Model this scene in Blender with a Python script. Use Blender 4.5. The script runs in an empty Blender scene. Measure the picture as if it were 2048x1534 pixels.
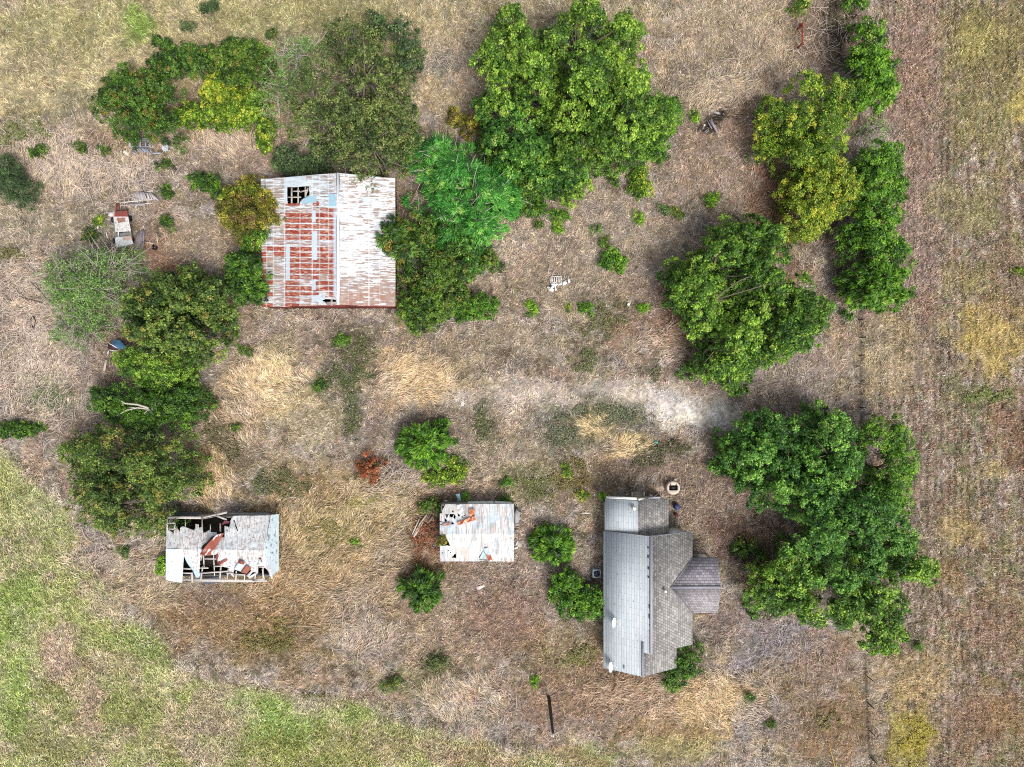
import bpy, math, random
import numpy as np

# ------------------------------------------------------------------ camera, sky, sun, exposure
R = math.radians
CAMH = 74.0          # the drone hovers 74 m above the yard and looks straight down
FPX = 1383.0         # focal length in photograph pixels (2048 wide)
scene = bpy.context.scene
COL = scene.collection
cd = bpy.data.cameras.new("camera")
cam = bpy.data.objects.new("camera", cd)
COL.objects.link(cam)
cam.location = (0, 0, CAMH)
cam.rotation_euler = (0, 0, 0)
cd.sensor_fit = 'HORIZONTAL'
cd.angle = 2 * math.atan(1024 / FPX)
cd.clip_start = 0.5
cd.clip_end = 6000
scene.camera = cam

SUN_EL, SUN_AZ = R(58), R(146)      # high soft light from the lower right of the frame (south east)
w = bpy.data.worlds.new("World")
scene.world = w
w.use_nodes = True
nt = w.node_tree
bg = nt.nodes["Background"]
sky = nt.nodes.new("ShaderNodeTexSky")
sky.sky_type = 'NISHITA'
sky.sun_disc = False
sky.sun_elevation = SUN_EL
sky.sun_rotation = SUN_AZ
sky.air_density = 1.0
sky.dust_density = 3.0
sky.ozone_density = 1.0
hs = nt.nodes.new("ShaderNodeHueSaturation")      # thin high cloud takes most of the blue out of the sky light
hs.inputs['Saturation'].default_value = 0.42
nt.links.new(sky.outputs[0], hs.inputs['Color'])
nt.links.new(hs.outputs[0], bg.inputs[0])
bg.inputs[1].default_value = 0.085
sd = bpy.data.lights.new("sun", 'SUN')
sd.energy = 1.5
sd.angle = R(24)
sd.color = (1.0, 0.965, 0.92)
so = bpy.data.objects.new("sun", sd)
COL.objects.link(so)
so.location = (40, -40, 90)
so.rotation_euler = (R(90) - SUN_EL, 0, R(180) - SUN_AZ)
vs = scene.view_settings
vs.view_transform = 'Standard'
vs.look = 'None'
vs.gamma = 1.0
vs.exposure = 1.08
scene.cycles.max_bounces = 6
scene.cycles.transparent_max_bounces = 4
scene.cycles.use_adaptive_sampling = False
scene.cycles.use_denoising = False
scene.cycles.pixel_filter_type = 'BLACKMAN_HARRIS'
scene.cycles.filter_width = 1.1

# ------------------------------------------------------------------ helpers
def P(px, py, h=0.0):
    """photograph position + height above the ground -> world position"""
    k = (CAMH - h) / FPX
    return np.array([(px - 1024) * k, (767 - py) * k, h])

def S(c):
    """sRGB 0-255 -> linear"""
    c = np.asarray(c, float) / 255.0
    return np.where(c <= 0.04045, c / 12.92, ((c + 0.055) / 1.055) ** 2.4)

_T = {}
def vn(x, y, seed):
    if seed not in _T:
        _T[seed] = np.random.RandomState(seed).rand(256, 256)
    T = _T[seed]
    x = np.asarray(x, float); y = np.asarray(y, float)
    xi = np.floor(x).astype(int); yi = np.floor(y).astype(int)
    fx = x - xi; fy = y - yi
    fx = fx * fx * (3 - 2 * fx); fy = fy * fy * (3 - 2 * fy)
    a = T[xi & 255, yi & 255]; b = T[(xi + 1) & 255, yi & 255]
    c = T[xi & 255, (yi + 1) & 255]; d = T[(xi + 1) & 255, (yi + 1) & 255]
    return (a * (1 - fx) + b * fx) * (1 - fy) + (c * (1 - fx) + d * fx) * fy

def fbm(x, y, seed, o=4):
    s = 0; a = 1; t = 0
    for k in range(o):
        s = s + a * vn(x * 2 ** k, y * 2 ** k, seed + k); t += a; a *= 0.5
    return s / t

def sst(a, b, x):
    t = np.clip((x - a) / (b - a), 0, 1)
    return t * t * (3 - 2 * t)

def inpoly(px, py, poly):
    r = np.zeros(np.shape(px), bool)
    n = len(poly)
    for i in range(n):
        x0, y0 = poly[i]; x1, y1 = poly[(i + 1) % n]
        if y0 == y1: continue
        c = ((y0 > py) != (y1 > py)) & (px < (x1 - x0) * (py - y0) / (y1 - y0) + x0)
        r ^= c
    return r

def tag(o, label=None, cat=None, group=None, kind=None):
    if label: o["label"] = label
    if cat: o["category"] = cat
    if group: o["group"] = group
    if kind: o["kind"] = kind
    return o

def root_loc(o):
    while o.parent: o = o.parent
    return np.array(o.location)

def thing(name, loc, label, cat, group=None):
    o = bpy.data.objects.new(name, None)
    o.empty_display_size = 0.3
    COL.objects.link(o)
    o.location = tuple(float(v) for v in loc)
    return tag(o, label, cat, group)

def mk(name, V, Fs, mat, parent=None, cols=None, origin=None, smooth=False):
    """mesh object from numpy arrays: V (n,3) world, Fs (m,k) faces, cols (n,3) linear"""
    V = np.asarray(V, float)
    if parent is not None: org = root_loc(parent)
    elif origin is not None: org = np.array(origin, float)
    else: org = np.zeros(3)
    me = bpy.data.meshes.new(name)
    me.vertices.add(len(V))
    me.vertices.foreach_set('co', (V - org).astype(np.float32).ravel())
    if isinstance(Fs, list):
        tot = np.array([len(f) for f in Fs]); idx = np.concatenate([np.asarray(f) for f in Fs])
        st = np.concatenate([[0], np.cumsum(tot)[:-1]])
    else:
        k = Fs.shape[1]; idx = Fs.ravel(); st = np.arange(len(Fs)) * k
    me.loops.add(len(idx))
    me.loops.foreach_set('vertex_index', idx.astype(np.int32))
    me.polygons.add(len(st))
    me.polygons.foreach_set('loop_start', st.astype(np.int32))
    me.update(calc_edges=True)
    if smooth:
        me.polygons.foreach_set('use_smooth', np.ones(len(st), bool))
    if cols is not None:
        a = me.color_attributes.new("Col", 'FLOAT_COLOR', 'POINT')
        c4 = np.ones((len(V), 4), np.float32); c4[:, :3] = cols
        a.data.foreach_set('color', c4.ravel())
    me.materials.append(mat)
    o = bpy.data.objects.new(name, me)
    COL.objects.link(o)
    if parent is not None: o.parent = parent
    else: o.location = tuple(float(v) for v in org)
    return o

class MB:
    """collects simple shapes and links them as ONE mesh object"""
    def __init__(s): s.v = []; s.f = []; s.c = []
    def add(s, vs, fs, c=(0.5, 0.5, 0.5)):
        n = len(s.v)
        s.v += [tuple(map(float, v)) for v in vs]
        s.f += [[i + n for i in f] for f in fs]
        s.c += [tuple(c)] * len(vs)
        return s
    def prism(s, bot, top, c=(0.5, 0.5, 0.5)):
        n = len(bot)
        fs = [list(range(n))[::-1], list(range(n, 2 * n))]
        fs += [[i, (i + 1) % n, n + (i + 1) % n, n + i] for i in range(n)]
        return s.add(list(bot) + list(top), fs, c)
    def box(s, x0, y0, z0, x1, y1, z1, c=(0.5, 0.5, 0.5)):
        b = [(x0, y0, z0), (x1, y0, z0), (x1, y1, z0), (x0, y1, z0)]
        return s.prism(b, [(x, y, z1) for x, y, _ in b], c)
    def bar(s, p0, p1, wd, ht, c=(0.5, 0.5, 0.5)):
        """a beam from p0 to p1, wd wide and ht deep"""
        p0 = np.array(p0, float); p1 = np.array(p1, float)
        d = p1 - p0; L = np.linalg.norm(d)
        if L < 1e-6: return s
        d /= L
        up = np.array([0, 0, 1.0]) if abs(d[2]) < 0.95 else np.array([1.0, 0, 0])
        a = np.cross(d, up); a /= np.linalg.norm(a); b = np.cross(a, d)
        q = [-a * wd / 2 - b * ht / 2, a * wd / 2 - b * ht / 2, a * wd / 2 + b * ht / 2, -a * wd / 2 + b * ht / 2]
        return s.prism([p0 + k for k in q][::-1], [p1 + k for k in q][::-1], c)
    def tube(s, pts, rad, n=6, c=(0.5, 0.5, 0.5)):
        pts = [np.array(p, float) for p in pts]
        m = len(pts); vs = []
        for i, p in enumerate(pts):
            d = pts[min(i + 1, m - 1)] - pts[max(i - 1, 0)]
            d = d / (np.linalg.norm(d) + 1e-9)
            up = np.array([0, 0, 1.0]) if abs(d[2]) < 0.9 else np.array([1.0, 0, 0])
            a = np.cross(d, up); a /= np.linalg.norm(a); b = np.cross(d, a)
            r = rad[i] if hasattr(rad, '__len__') else rad
            for k in range(n):
                t = 2 * math.pi * k / n
                vs.append(p + (a * math.cos(t) + b * math.sin(t)) * r)
        fs = [[i * n + k, i * n + (k + 1) % n, (i + 1) * n + (k + 1) % n, (i + 1) * n + k] for i in range(m - 1) for k in range(n)]
        fs += [list(range(n))[::-1], [(m - 1) * n + k for k in range(n)]]
        return s.add(vs, fs, c)
    def cyl(s, c0, z0, z1, r0, r1, n=24, c=(0.5, 0.5, 0.5)):
        b = [(c0[0] + r0 * math.cos(2 * math.pi * k / n), c0[1] + r0 * math.sin(2 * math.pi * k / n), z0) for k in range(n)]
        t = [(c0[0] + r1 * math.cos(2 * math.pi * k / n), c0[1] + r1 * math.sin(2 * math.pi * k / n), z1) for k in range(n)]
        return s.prism(b, t, c)
    def build(s, name, mat, parent=None, smooth=False, origin=None):
        if parent is None and origin is None:
            a = np.array(s.v); origin = ((a[:, 0].min() + a[:, 0].max()) / 2, (a[:, 1].min() + a[:, 1].max()) / 2, a[:, 2].min())
        return mk(name, np.array(s.v), s.f, mat, parent, np.array(s.c), origin, smooth)

# ------------------------------------------------------------------ materials
def painted(name, rough=0.8, nscale=8.0, namp=0.25, bump=0.0, bscale=20.0, metal=0.0, spec=0.3, wave=None):
    """surface colour from the mesh's own colour, broken up by procedural noise"""
    m = bpy.data.materials.new(name); m.use_nodes = True
    t = m.node_tree; b = t.nodes["Principled BSDF"]; L = t.links.new
    at = t.nodes.new("ShaderNodeAttribute"); at.attribute_name = "Col"
    tc = t.nodes.new("ShaderNodeTexCoord")
    n = t.nodes.new("ShaderNodeTexNoise"); n.inputs['Scale'].default_value = nscale; n.inputs['Detail'].default_value = 6
    n.inputs['Roughness'].default_value = 0.7
    L(tc.outputs['Object'], n.inputs['Vector'])
    mr = t.nodes.new("ShaderNodeMapRange")
    mr.inputs['From Min'].default_value = 0.25; mr.inputs['From Max'].default_value = 0.75
    mr.inputs['To Min'].default_value = 1 - namp; mr.inputs['To Max'].default_value = 1 + namp
    L(n.outputs[0], mr.inputs['Value'])
    mx = t.nodes.new("ShaderNodeMix"); mx.data_type = 'RGBA'; mx.blend_type = 'MULTIPLY'
    mx.inputs['Factor'].default_value = 1.0
    L(at.outputs['Color'], mx.inputs['A']); L(mr.outputs[0], mx.inputs['B'])
    L(mx.outputs['Result'], b.inputs['Base Color'])
    b.inputs['Roughness'].default_value = rough; b.inputs['Metallic'].default_value = metal
    b.inputs['Specular IOR Level'].default_value = spec
    hgt = None
    if wave:
        wv = t.nodes.new("ShaderNodeTexWave"); wv.bands_direction = wave[0]; wv.inputs['Scale'].default_value = wave[1]
        L(tc.outputs['Object'], wv.inputs['Vector']); hgt = wv.outputs['Fac']
    elif bump:
        n2 = t.nodes.new("ShaderNodeTexNoise"); n2.inputs['Scale'].default_value = bscale; n2.inputs['Detail'].default_value = 8
        L(tc.outputs['Object'], n2.inputs['Vector']); hgt = n2.outputs[0]
    if hgt:
        bp = t.nodes.new("ShaderNodeBump"); bp.inputs['Strength'].default_value = bump or 0.4
        bp.inputs['Distance'].default_value = 0.05
        L(hgt, bp.inputs['Height']); L(bp.outputs[0], b.inputs['Normal'])
    return m

def leafy(name, rough=0.5, trans=0.14, spec=0.4):
    m = bpy.data.materials.new(name); m.use_nodes = True
    t = m.node_tree; b = t.nodes["Principled BSDF"]; L = t.links.new
    at = t.nodes.new("ShaderNodeAttribute"); at.attribute_name = "Col"
    tc = t.nodes.new("ShaderNodeTexCoord")
    n = t.nodes.new("ShaderNodeTexNoise"); n.inputs['Scale'].default_value = 1.6; n.inputs['Detail'].default_value = 3
    L(tc.outputs['Object'], n.inputs['Vector'])
    mr = t.nodes.new("ShaderNodeMapRange")
    mr.inputs['From Min'].default_value = 0.3; mr.inputs['From Max'].default_value = 0.7
    mr.inputs['To Min'].default_value = 0.85; mr.inputs['To Max'].default_value = 1.15
    L(n.outputs[0], mr.inputs['Value'])
    mx = t.nodes.new("ShaderNodeMix"); mx.data_type = 'RGBA'; mx.blend_type = 'MULTIPLY'; mx.inputs['Factor'].default_value = 1.0
    L(at.outputs['Color'], mx.inputs['A']); L(mr.outputs[0], mx.inputs['B'])
    L(mx.outputs['Result'], b.inputs['Base Color'])
    b.inputs['Roughness'].default_value = rough; b.inputs['Specular IOR Level'].default_value = spec
    tr = t.nodes.new("ShaderNodeBsdfTranslucent"); L(mx.outputs['Result'], tr.inputs['Color'])
    ms = t.nodes.new("ShaderNodeMixShader"); ms.inputs[0].default_value = trans
    L(b.outputs[0], ms.inputs[1]); L(tr.outputs[0], ms.inputs[2])
    L(ms.outputs[0], t.nodes["Material Output"].inputs['Surface'])
    return m

def shingles(name, c1, c2, mortar, axis, bw=0.42, rh=0.24, spots=0.0, var=0.25):
    m = bpy.data.materials.new(name); m.use_nodes = True
    t = m.node_tree; b = t.nodes["Principled BSDF"]; L = t.links.new
    tc = t.nodes.new("ShaderNodeTexCoord")
    mp = t.nodes.new("ShaderNodeMapping"); mp.inputs['Rotation'].default_value = (0, 0, R(90) if axis == 'Y' else 0)
    L(tc.outputs['Object'], mp.inputs['Vector'])
    nz = t.nodes.new("ShaderNodeTexNoise"); nz.inputs['Scale'].default_value = 9; nz.inputs['Detail'].default_value = 4
    L(tc.outputs['Object'], nz.inputs['Vector'])
    br = t.nodes.new("ShaderNodeTexBrick")
    br.inputs['Scale'].default_value = 1.0
    br.inputs['Brick Width'].default_value = bw; br.inputs['Row Height'].default_value = rh
    br.inputs['Mortar Size'].default_value = 0.028; br.inputs['Mortar Smooth'].default_value = 0.6
    br.inputs['Bias'].default_value = 0.0
    br.inputs['Color1'].default_value = (*S(c1), 1); br.inputs['Color2'].default_value = (*S(c2), 1)
    br.inputs['Mortar'].default_value = (*S(mortar), 1)
    L(mp.outputs[0], br.inputs['Vector'])
    n = t.nodes.new("ShaderNodeTexNoise"); n.inputs['Scale'].default_value = 0.6; n.inputs['Detail'].default_value = 8; n.inputs['Roughness'].default_value = 0.75
    L(tc.outputs['Object'], n.inputs['Vector'])
    mr = t.nodes.new("ShaderNodeMapRange"); mr.inputs['From Min'].default_value = 0.3; mr.inputs['From Max'].default_value = 0.7
    mr.inputs['To Min'].default_value = 1 - var; mr.inputs['To Max'].default_value = 1 + var
    L(n.outputs[0], mr.inputs['Value'])
    mx = t.nodes.new("ShaderNodeMix"); mx.data_type = 'RGBA'; mx.blend_type = 'MULTIPLY'; mx.inputs['Factor'].default_value = 1.0
    L(br.outputs['Color'], mx.inputs['A']); L(mr.outputs[0], mx.inputs['B'])
    out = mx.outputs['Result']
    if spots:
        vo = t.nodes.new("ShaderNodeTexVoronoi"); vo.inputs['Scale'].default_value = 1.5; vo.inputs['Randomness'].default_value = 1.0
        L(tc.outputs['Object'], vo.inputs['Vector'])
        lt = t.nodes.new("ShaderNodeMath"); lt.operation = 'LESS_THAN'; lt.inputs[1].default_value = spots
        L(vo.outputs['Distance'], lt.inputs[0])
        m2 = t.nodes.new("ShaderNodeMix"); m2.data_type = 'RGBA'; m2.inputs['B'].default_value = (0.08, 0.09, 0.1, 1)
        L(lt.outputs[0], m2.inputs['Factor']); L(out, m2.inputs['A']); out = m2.outputs['Result']
    L(out, b.inputs['Base Color'])
    b.inputs['Roughness'].default_value = 0.9; b.inputs['Specular IOR Level'].default_value = 0.2
    bp = t.nodes.new("ShaderNodeBump"); bp.inputs['Strength'].default_value = 0.5; bp.inputs['Distance'].default_value = 0.03
    L(nz.outputs[0], bp.inputs['Height']); L(bp.outputs[0], b.inputs['Normal'])
    return m

M_leaf = leafy("leaf")
M_blade = leafy("dry_blade", rough=0.8, trans=0.2, spec=0.15)
M_bark = painted("bark", 0.9, 10, 0.35, 0.6, 25)
M_wood = painted("weathered_wood", 0.9, 14, 0.35, 0.4, 30)
M_tin = painted("weathered_tin", 0.6, 5, 0.12, metal=0.0, spec=0.45, bump=0.15, bscale=9)
M_paint = painted("faded_paint", 0.75, 6, 0.15, 0.1, 12)
M_conc = painted("concrete", 0.95, 9, 0.2, 0.4, 30)
M_plain = painted("plastic", 0.5, 4, 0.08)
# ------------------------------------------------------------------ the lie and the colour of the land
# patches of ground cover, a few with shade painted in: x, y, rx, ry (photo px on the ground), turn in degrees, colour, strength
PT = [
 # NW meadow
 (420, 60, 560, 190, -8, (181, 166, 122), .9), (120, 180, 210, 170, 0, (184, 170, 128), .9), (620, 20, 300, 60, 0, (142, 142, 84), .6),
 (140, 60, 190, 60, 0, (160, 158, 100), .6), (268, 38, 34, 44, 10, (122, 150, 52), .95), (90, 110, 80, 40, 0, (135, 125, 95), .4),
 (860, 110, 90, 130, 0, (183, 164, 130), .8), (720, 40, 130, 40, 0, (160, 152, 100), .5), (1150, 12, 300, 36, 0, (176, 162, 124), .7),
 (880, 122, 60, 26, 10, (152, 148, 138), .7), (70, 260, 50, 40, 0, (118, 122, 74), .6), (20, 300, 50, 40, 0, (120, 118, 70), .5),
 (150, 215, 40, 45, 0, (120, 120, 100), .5), (590, 120, 60, 60, 0, (140, 138, 116), .4),
 # west debris zone: pale stems
 (110, 330, 200, 90, 0, (170, 152, 140), .8), (70, 560, 150, 150, 0, (176, 158, 146), .8), (90, 740, 140, 130, 0, (172, 156, 146), .8),
 (60, 440, 120, 50, 0, (160, 148, 118), .6), (30, 500, 45, 25, 0, (108, 104, 62), .8), (130, 340, 70, 20, 10, (192, 176, 162), .5),
 (325, 520, 70, 35, 20, (176, 128, 100), .8), (400, 470, 90, 60, 0, (168, 146, 124), .7), (100, 800, 70, 40, 0, (108, 116, 84), .6),
 (20, 710, 40, 40, 0, (122, 108, 66), .6), (185, 560, 120, 120, 0, (140, 138, 112), .6), (310, 460, 60, 60, 0, (158, 132, 108), .6),
 (220, 710, 45, 60, 0, (120, 86, 66), .7), (550, 300, 60, 50, 0, (172, 144, 128), .8), (380, 205, 50, 25, 0, (120, 88, 78), .8),
 (225, 280, 60, 22, 0, (128, 92, 72), .8), (450, 290, 110, 34, 0, (172, 150, 128), .7), (420, 330, 90, 30, 0, (160, 140, 120), .5),
 # yard north east
 (1480, 90, 230, 130, -20, (180, 160, 132), .8), (1380, 190, 110, 60, 20, (152, 138, 118), .5), (1650, 60, 70, 90, 0, (132, 108, 92), .7),
 (1700, 60, 36, 110, 0, (88, 72, 58), .7), (1430, 330, 120, 90, 0, (168, 142, 122), .7), (1560, 400, 60, 170, 0, (146, 108, 84), .8),
 (1420, 250, 26, 18, 0, (50, 42, 40), 1.5), (1400, 150, 120, 40, -20, (142, 130, 112), .5), (1500, 240, 60, 60, 0, (160, 128, 104), .6),  # near black patch: shade in the log heap's hollow, painted on flat ground
 # yard middle
 (1150, 470, 230, 130, 0, (174, 156, 136), .7), (1080, 560, 60, 70, 0, (158, 138, 114), .5), (1330, 650, 110, 70, 0, (170, 128, 104), .6),
 (1360, 640, 60, 80, 0, (120, 92, 76), .7), (1210, 640, 60, 60, 0, (120, 112, 82), .5), (1172, 722, 42, 38, 0, (92, 94, 60), .8),  # brown west of the round tree: leaf litter and the tree's shade painted together
 (1300, 742, 30, 25, 0, (92, 90, 66), .8), (1000, 620, 120, 60, 0, (170, 152, 130), .5), (870, 690, 110, 30, 0, (132, 116, 102), .6),
 (1000, 690, 160, 40, 0, (162, 144, 116), .6), (900, 740, 90, 30, 0, (128, 116, 94), .5), (1060, 740, 120, 22, 10, (120, 104, 90), .6),
 (1420, 760, 160, 40, 0, (150, 130, 118), .7), (1560, 740, 120, 70, 0, (164, 150, 140), .7), (1500, 790, 90, 30, 0, (120, 104, 96), .6),
 # chalky drive
 (1120, 790, 260, 34, 0, (196, 180, 166), .8), (1330, 810, 150, 46, 5, (200, 188, 172), .8), (1420, 832, 84, 28, 8, (228, 220, 206), 1.0),
 (1340, 800, 50, 30, 0, (218, 208, 200), .9), (1190, 780, 60, 16, 0, (140, 140, 128), .5), (1470, 850, 60, 26, 20, (210, 200, 190), .8), (990, 800, 90, 40, 0, (192, 176, 160), .7),
 # green grey weeds of the centre
 (1220, 830, 100, 32, 8, (104, 108, 88), .85), (1120, 870, 75, 50, 0, (112, 114, 92), .8), (1110, 830, 40, 25, 0, (120, 124, 100), .6), (1310, 905, 80, 36, -8, (92, 88, 66), .85),
 (1200, 860, 60, 40, 0, (190, 168, 122), .5), (1250, 900, 60, 22, -20, (208, 182, 128), .8), (1185, 862, 30, 28, 0, (206, 180, 124), .8),
 (1000, 880, 100, 80, 0, (172, 156, 132), .6), (965, 845, 24, 55, -5, (86, 92, 60), .85), (1060, 950, 60, 40, 0, (140, 132, 88), .6), (1150, 960, 60, 60, 0, (150, 132, 104), .6),
 (1190, 960, 70, 30, 0, (132, 112, 78), .6), (1070, 970, 70, 30, 0, (110, 112, 70), .7), (1260, 940, 70, 25, 0, (118, 98, 84), .7),
 (1400, 980, 120, 90, 0, (142, 120, 104), .8), (1480, 1080, 90, 60, 0, (128, 98, 84), .8), (1500, 1110, 50, 40, 0, (92, 74, 60), .7),
 # yard west centre
 (600, 700, 180, 70, 0, (168, 148, 134), .8), (690, 690, 60, 40, 0, (112, 104, 84), .8), (480, 720, 60, 60, 0, (164, 146, 124), .6),
 (540, 765, 90, 62, 0, (208, 184, 136), .85), (560, 700, 50, 30, 0, (150, 140, 100), .6), (825, 758, 92, 56, 5, (202, 174, 130), .95),
 (690, 752, 62, 30, -10, (78, 86, 52), .9), (720, 700, 38, 44, 10, (92, 92, 62), .85), (706, 820, 24, 70, 8, (84, 88, 52), .85), (650, 775, 30, 20, 0, (86, 98, 60), .8),
 (620, 830, 100, 60, 0, (172, 158, 118), .6), (760, 870, 60, 50, 0, (152, 136, 124), .6), (480, 830, 60, 110, 0, (178, 152, 122), .6),
 (450, 880, 50, 60, 0, (104, 92, 66), .8), (430, 960, 44, 62, 20, (208, 176, 118), .85), (560, 965, 75, 34, 0, (88, 88, 54), .85), (490, 930, 60, 40, 0, (124, 112, 80), .6),
 (650, 970, 110, 60, 0, (178, 152, 114), .6), (745, 935, 34, 34, 0, (150, 84, 52), .9), (790, 960, 45, 34, 0, (150, 136, 130), .7), (700, 1060, 60, 40, 0, (140, 130, 112), .5),
 (760, 1020, 90, 60, 0, (176, 160, 112), .6), (620, 1130, 180, 170, 0, (156, 128, 78), .75), (640, 1060, 80, 50, 0, (164, 148, 92), .6),
 (850, 1010, 70, 36, 0, (122, 90, 58), .8), (850, 1085, 48, 60, 0, (134, 84, 54), .85), (830, 1130, 60, 30, 0, (130, 96, 50), .8), (880, 1150, 60, 20, 0, (140, 108, 76), .6),
 (780, 1120, 40, 60, 0, (168, 148, 124), .6), (870, 860, 110, 40, 0, (134, 116, 98), .6), (920, 950, 40, 40, 0, (120, 112, 58), .7),
 (330, 1150, 70, 60, 0, (154, 138, 116), .7), (300, 1190, 90, 40, 20, (160, 142, 112), .6), (480, 1240, 170, 70, 0, (146, 116, 76), .8), (570, 1300, 120, 50, 10, (140, 118, 78), .7),
 (440, 1200, 60, 24, 0, (140, 120, 108), .6), (1030, 1170, 170, 80, 0, (156, 138, 124), .7), (900, 1280, 160, 80, 0, (170, 146, 118), .6),
 (720, 1270, 80, 44, 0, (164, 152, 142), .7), (700, 1200, 60, 40, 0, (150, 134, 124), .6), (870, 1330, 60, 40, 0, (112, 104, 76), .6), (800, 1350, 60, 30, 0, (150, 144, 98), .6),
 (1010, 1240, 110, 80, 0, (148, 116, 100), .7), (1140, 1300, 110, 60, 0, (142, 122, 78), .6), (1150, 1380, 120, 60, 0, (152, 120, 94), .7), (1080, 1430, 120, 40, 0, (150, 120, 98), .6),
 (1290, 1400, 170, 60, 0, (160, 130, 106), .7), (1250, 1360, 60, 22, 0, (92, 74, 52), .7), (1440, 1400, 120, 70, -30, (192, 164, 112), .8), (1330, 1470, 100, 40, 0, (170, 140, 84), .6),
 (1540, 1290, 110, 70, -25, (150, 142, 148), .8), (1470, 1240, 60, 50, 0, (150, 132, 126), .7), (1560, 1380, 80, 60, 0, (150, 130, 96), .6), (1640, 1330, 70, 60, 0, (158, 130, 112), .7),
 (1600, 1450, 80, 60, 0, (140, 112, 74), .7), (1530, 1440, 60, 50, 0, (160, 150, 150), .6), (1690, 1440, 60, 80, 0, (158, 126, 88), .7), (1360, 1500, 80, 30, 0, (178, 170, 110), .6),
 (1180, 1510, 60, 30, 0, (140, 156, 64), .8), (1110, 1520, 110, 30, 0, (162, 130, 102), .6), (820, 1440, 110, 26, 5, (142, 130, 112), .6), (960, 1440, 60, 24, 10, (170, 158, 140), .6),
 # field to the east
 (1830, 180, 60, 260, 0, (166, 136, 118), .8), (1840, 480, 60, 160, 0, (164, 140, 128), .7), (1990, 90, 110, 120, 0, (142, 130, 76), .8), (1960, 90, 40, 60, 0, (176, 166, 96), .7),
 (2040, 200, 28, 50, 0, (206, 186, 92), .9), (1970, 250, 90, 90, 0, (152, 142, 88), .6), (1930, 420, 70, 60, 0, (158, 150, 98), .7), (1975, 670, 72, 84, 0, (196, 172, 92), .85),
 (1930, 560, 60, 40, 0, (160, 146, 92), .6), (2020, 560, 50, 100, 0, (150, 124, 96), .6), (1960, 780, 70, 26, 0, (124, 128, 66), .6), (1860, 620, 26, 34, 0, (156, 118, 98), .5),
 (1780, 700, 70, 110, 0, (182, 162, 124), .7), (2030, 860, 40, 80, 0, (150, 112, 86), .7), (1990, 940, 40, 26, 0, (190, 168, 106), .6), (1920, 1060, 50, 40, 0, (186, 160, 98), .6),
 (1900, 1150, 40, 40, 0, (182, 150, 92), .5), (2000, 1250, 90, 80, 10, (160, 126, 100), .6), (1830, 1350, 80, 70, 0, (184, 160, 112), .8), (1820, 1480, 60, 70, 0, (178, 164, 66), .85),
 (1980, 1430, 90, 60, 0, (162, 126, 82), .7), (1930, 1450, 60, 80, 0, (154, 124, 104), .5),
]
_f1 = np.array([(-400, 760), (0, 905), (120, 1000), (180, 1120), (250, 1230), (330, 1290), (420, 1375), (520, 1395), (700, 1400), (800, 1430), (950, 1490), (1100, 1520), (1500, 1640), (2600, 1700)])
PT2 = [  # inside the south west meadow only
 (40, 1200, 60, 80, 20, (124, 158, 52), .9), (120, 1220, 60, 40, 30, (150, 160, 70), .6), (30, 1390, 50, 110, 0, (126, 160, 50), .85), (290, 1290, 70, 30, 0, (124, 152, 58), .9),
 (560, 1450, 80, 46, 10, (120, 166, 56), .95), (680, 1430, 70, 26, 0, (134, 160, 62), .8), (500, 1400, 50, 30, 0, (130, 156, 70), .7), (130, 1320, 46, 60, 0, (182, 152, 138), .8),
 (175, 1420, 34, 60, -10, (180, 150, 136), .8), (90, 1290, 40, 30, 0, (176, 150, 132), .6), (250, 1420, 60, 70, 0, (124, 134, 52), .8), (160, 1330, 30, 30, 0, (126, 122, 64), .6),
 (330, 1480, 60, 60, 0, (150, 134, 104), .6), (430, 1430, 60, 40, 20, (168, 146, 128), .7), (210, 1330, 60, 30, 0, (170, 150, 122), .6), (420, 1500, 50, 40, 0, (178, 158, 138), .7),
 (600, 1500, 120, 50, 0, (134, 138, 58), .7), (750, 1500, 90, 50, 0, (150, 140, 84), .6), (120, 1490, 90, 50, 0, (150, 140, 96), .6), (870, 1500, 90, 30, 0, (168, 144, 118), .7),
 (80, 1020, 60, 60, 0, (148, 148, 106), .7), (60, 1090, 60, 24, 0, (126, 136, 80), .6), (160, 1060, 60, 24, 0, (140, 150, 76), .7), (40, 1130, 60, 20, 0, (112, 112, 72), .6),
 (190, 1130, 70, 20, 25, (176, 160, 130), .7), (230, 1210, 80, 14, 35, (162, 146, 124), .8), (960, 1520, 90, 30, 0, (166, 132, 112), .6),
]

def gpx(x, y):
    return x * FPX / CAMH + 1024, 767 - y * FPX / CAMH

def patches(px, py, col, L, sd, gate=None):
    for i, (cx, cy, rx, ry, a, c, s) in enumerate(L):
        m = (np.abs(px - cx) < 1.7 * max(rx, ry) + 10) & (np.abs(py - cy) < 1.7 * max(rx, ry) + 10)
        if not m.any(): continue
        s = s * (.62 if sum(c) < 300 else 1)
        x = px[m] - cx; y = py[m] - cy
        ca, sa = math.cos(R(a)), math.sin(R(a))
        u = (x * ca + y * sa) / rx; v = (-x * sa + y * ca) / ry
        d = np.sqrt(u * u + v * v) + 1.5 * (fbm(px[m] / 22, py[m] / 22, sd + i % 9, 5) - 0.5)
        wgt = sst(1.35, 0.35, d) * s
        if gate is not None: wgt = wgt * gate[m]
        col[m] = col[m] * (1 - wgt[:, None]) + S(c) * wgt[:, None]

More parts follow.
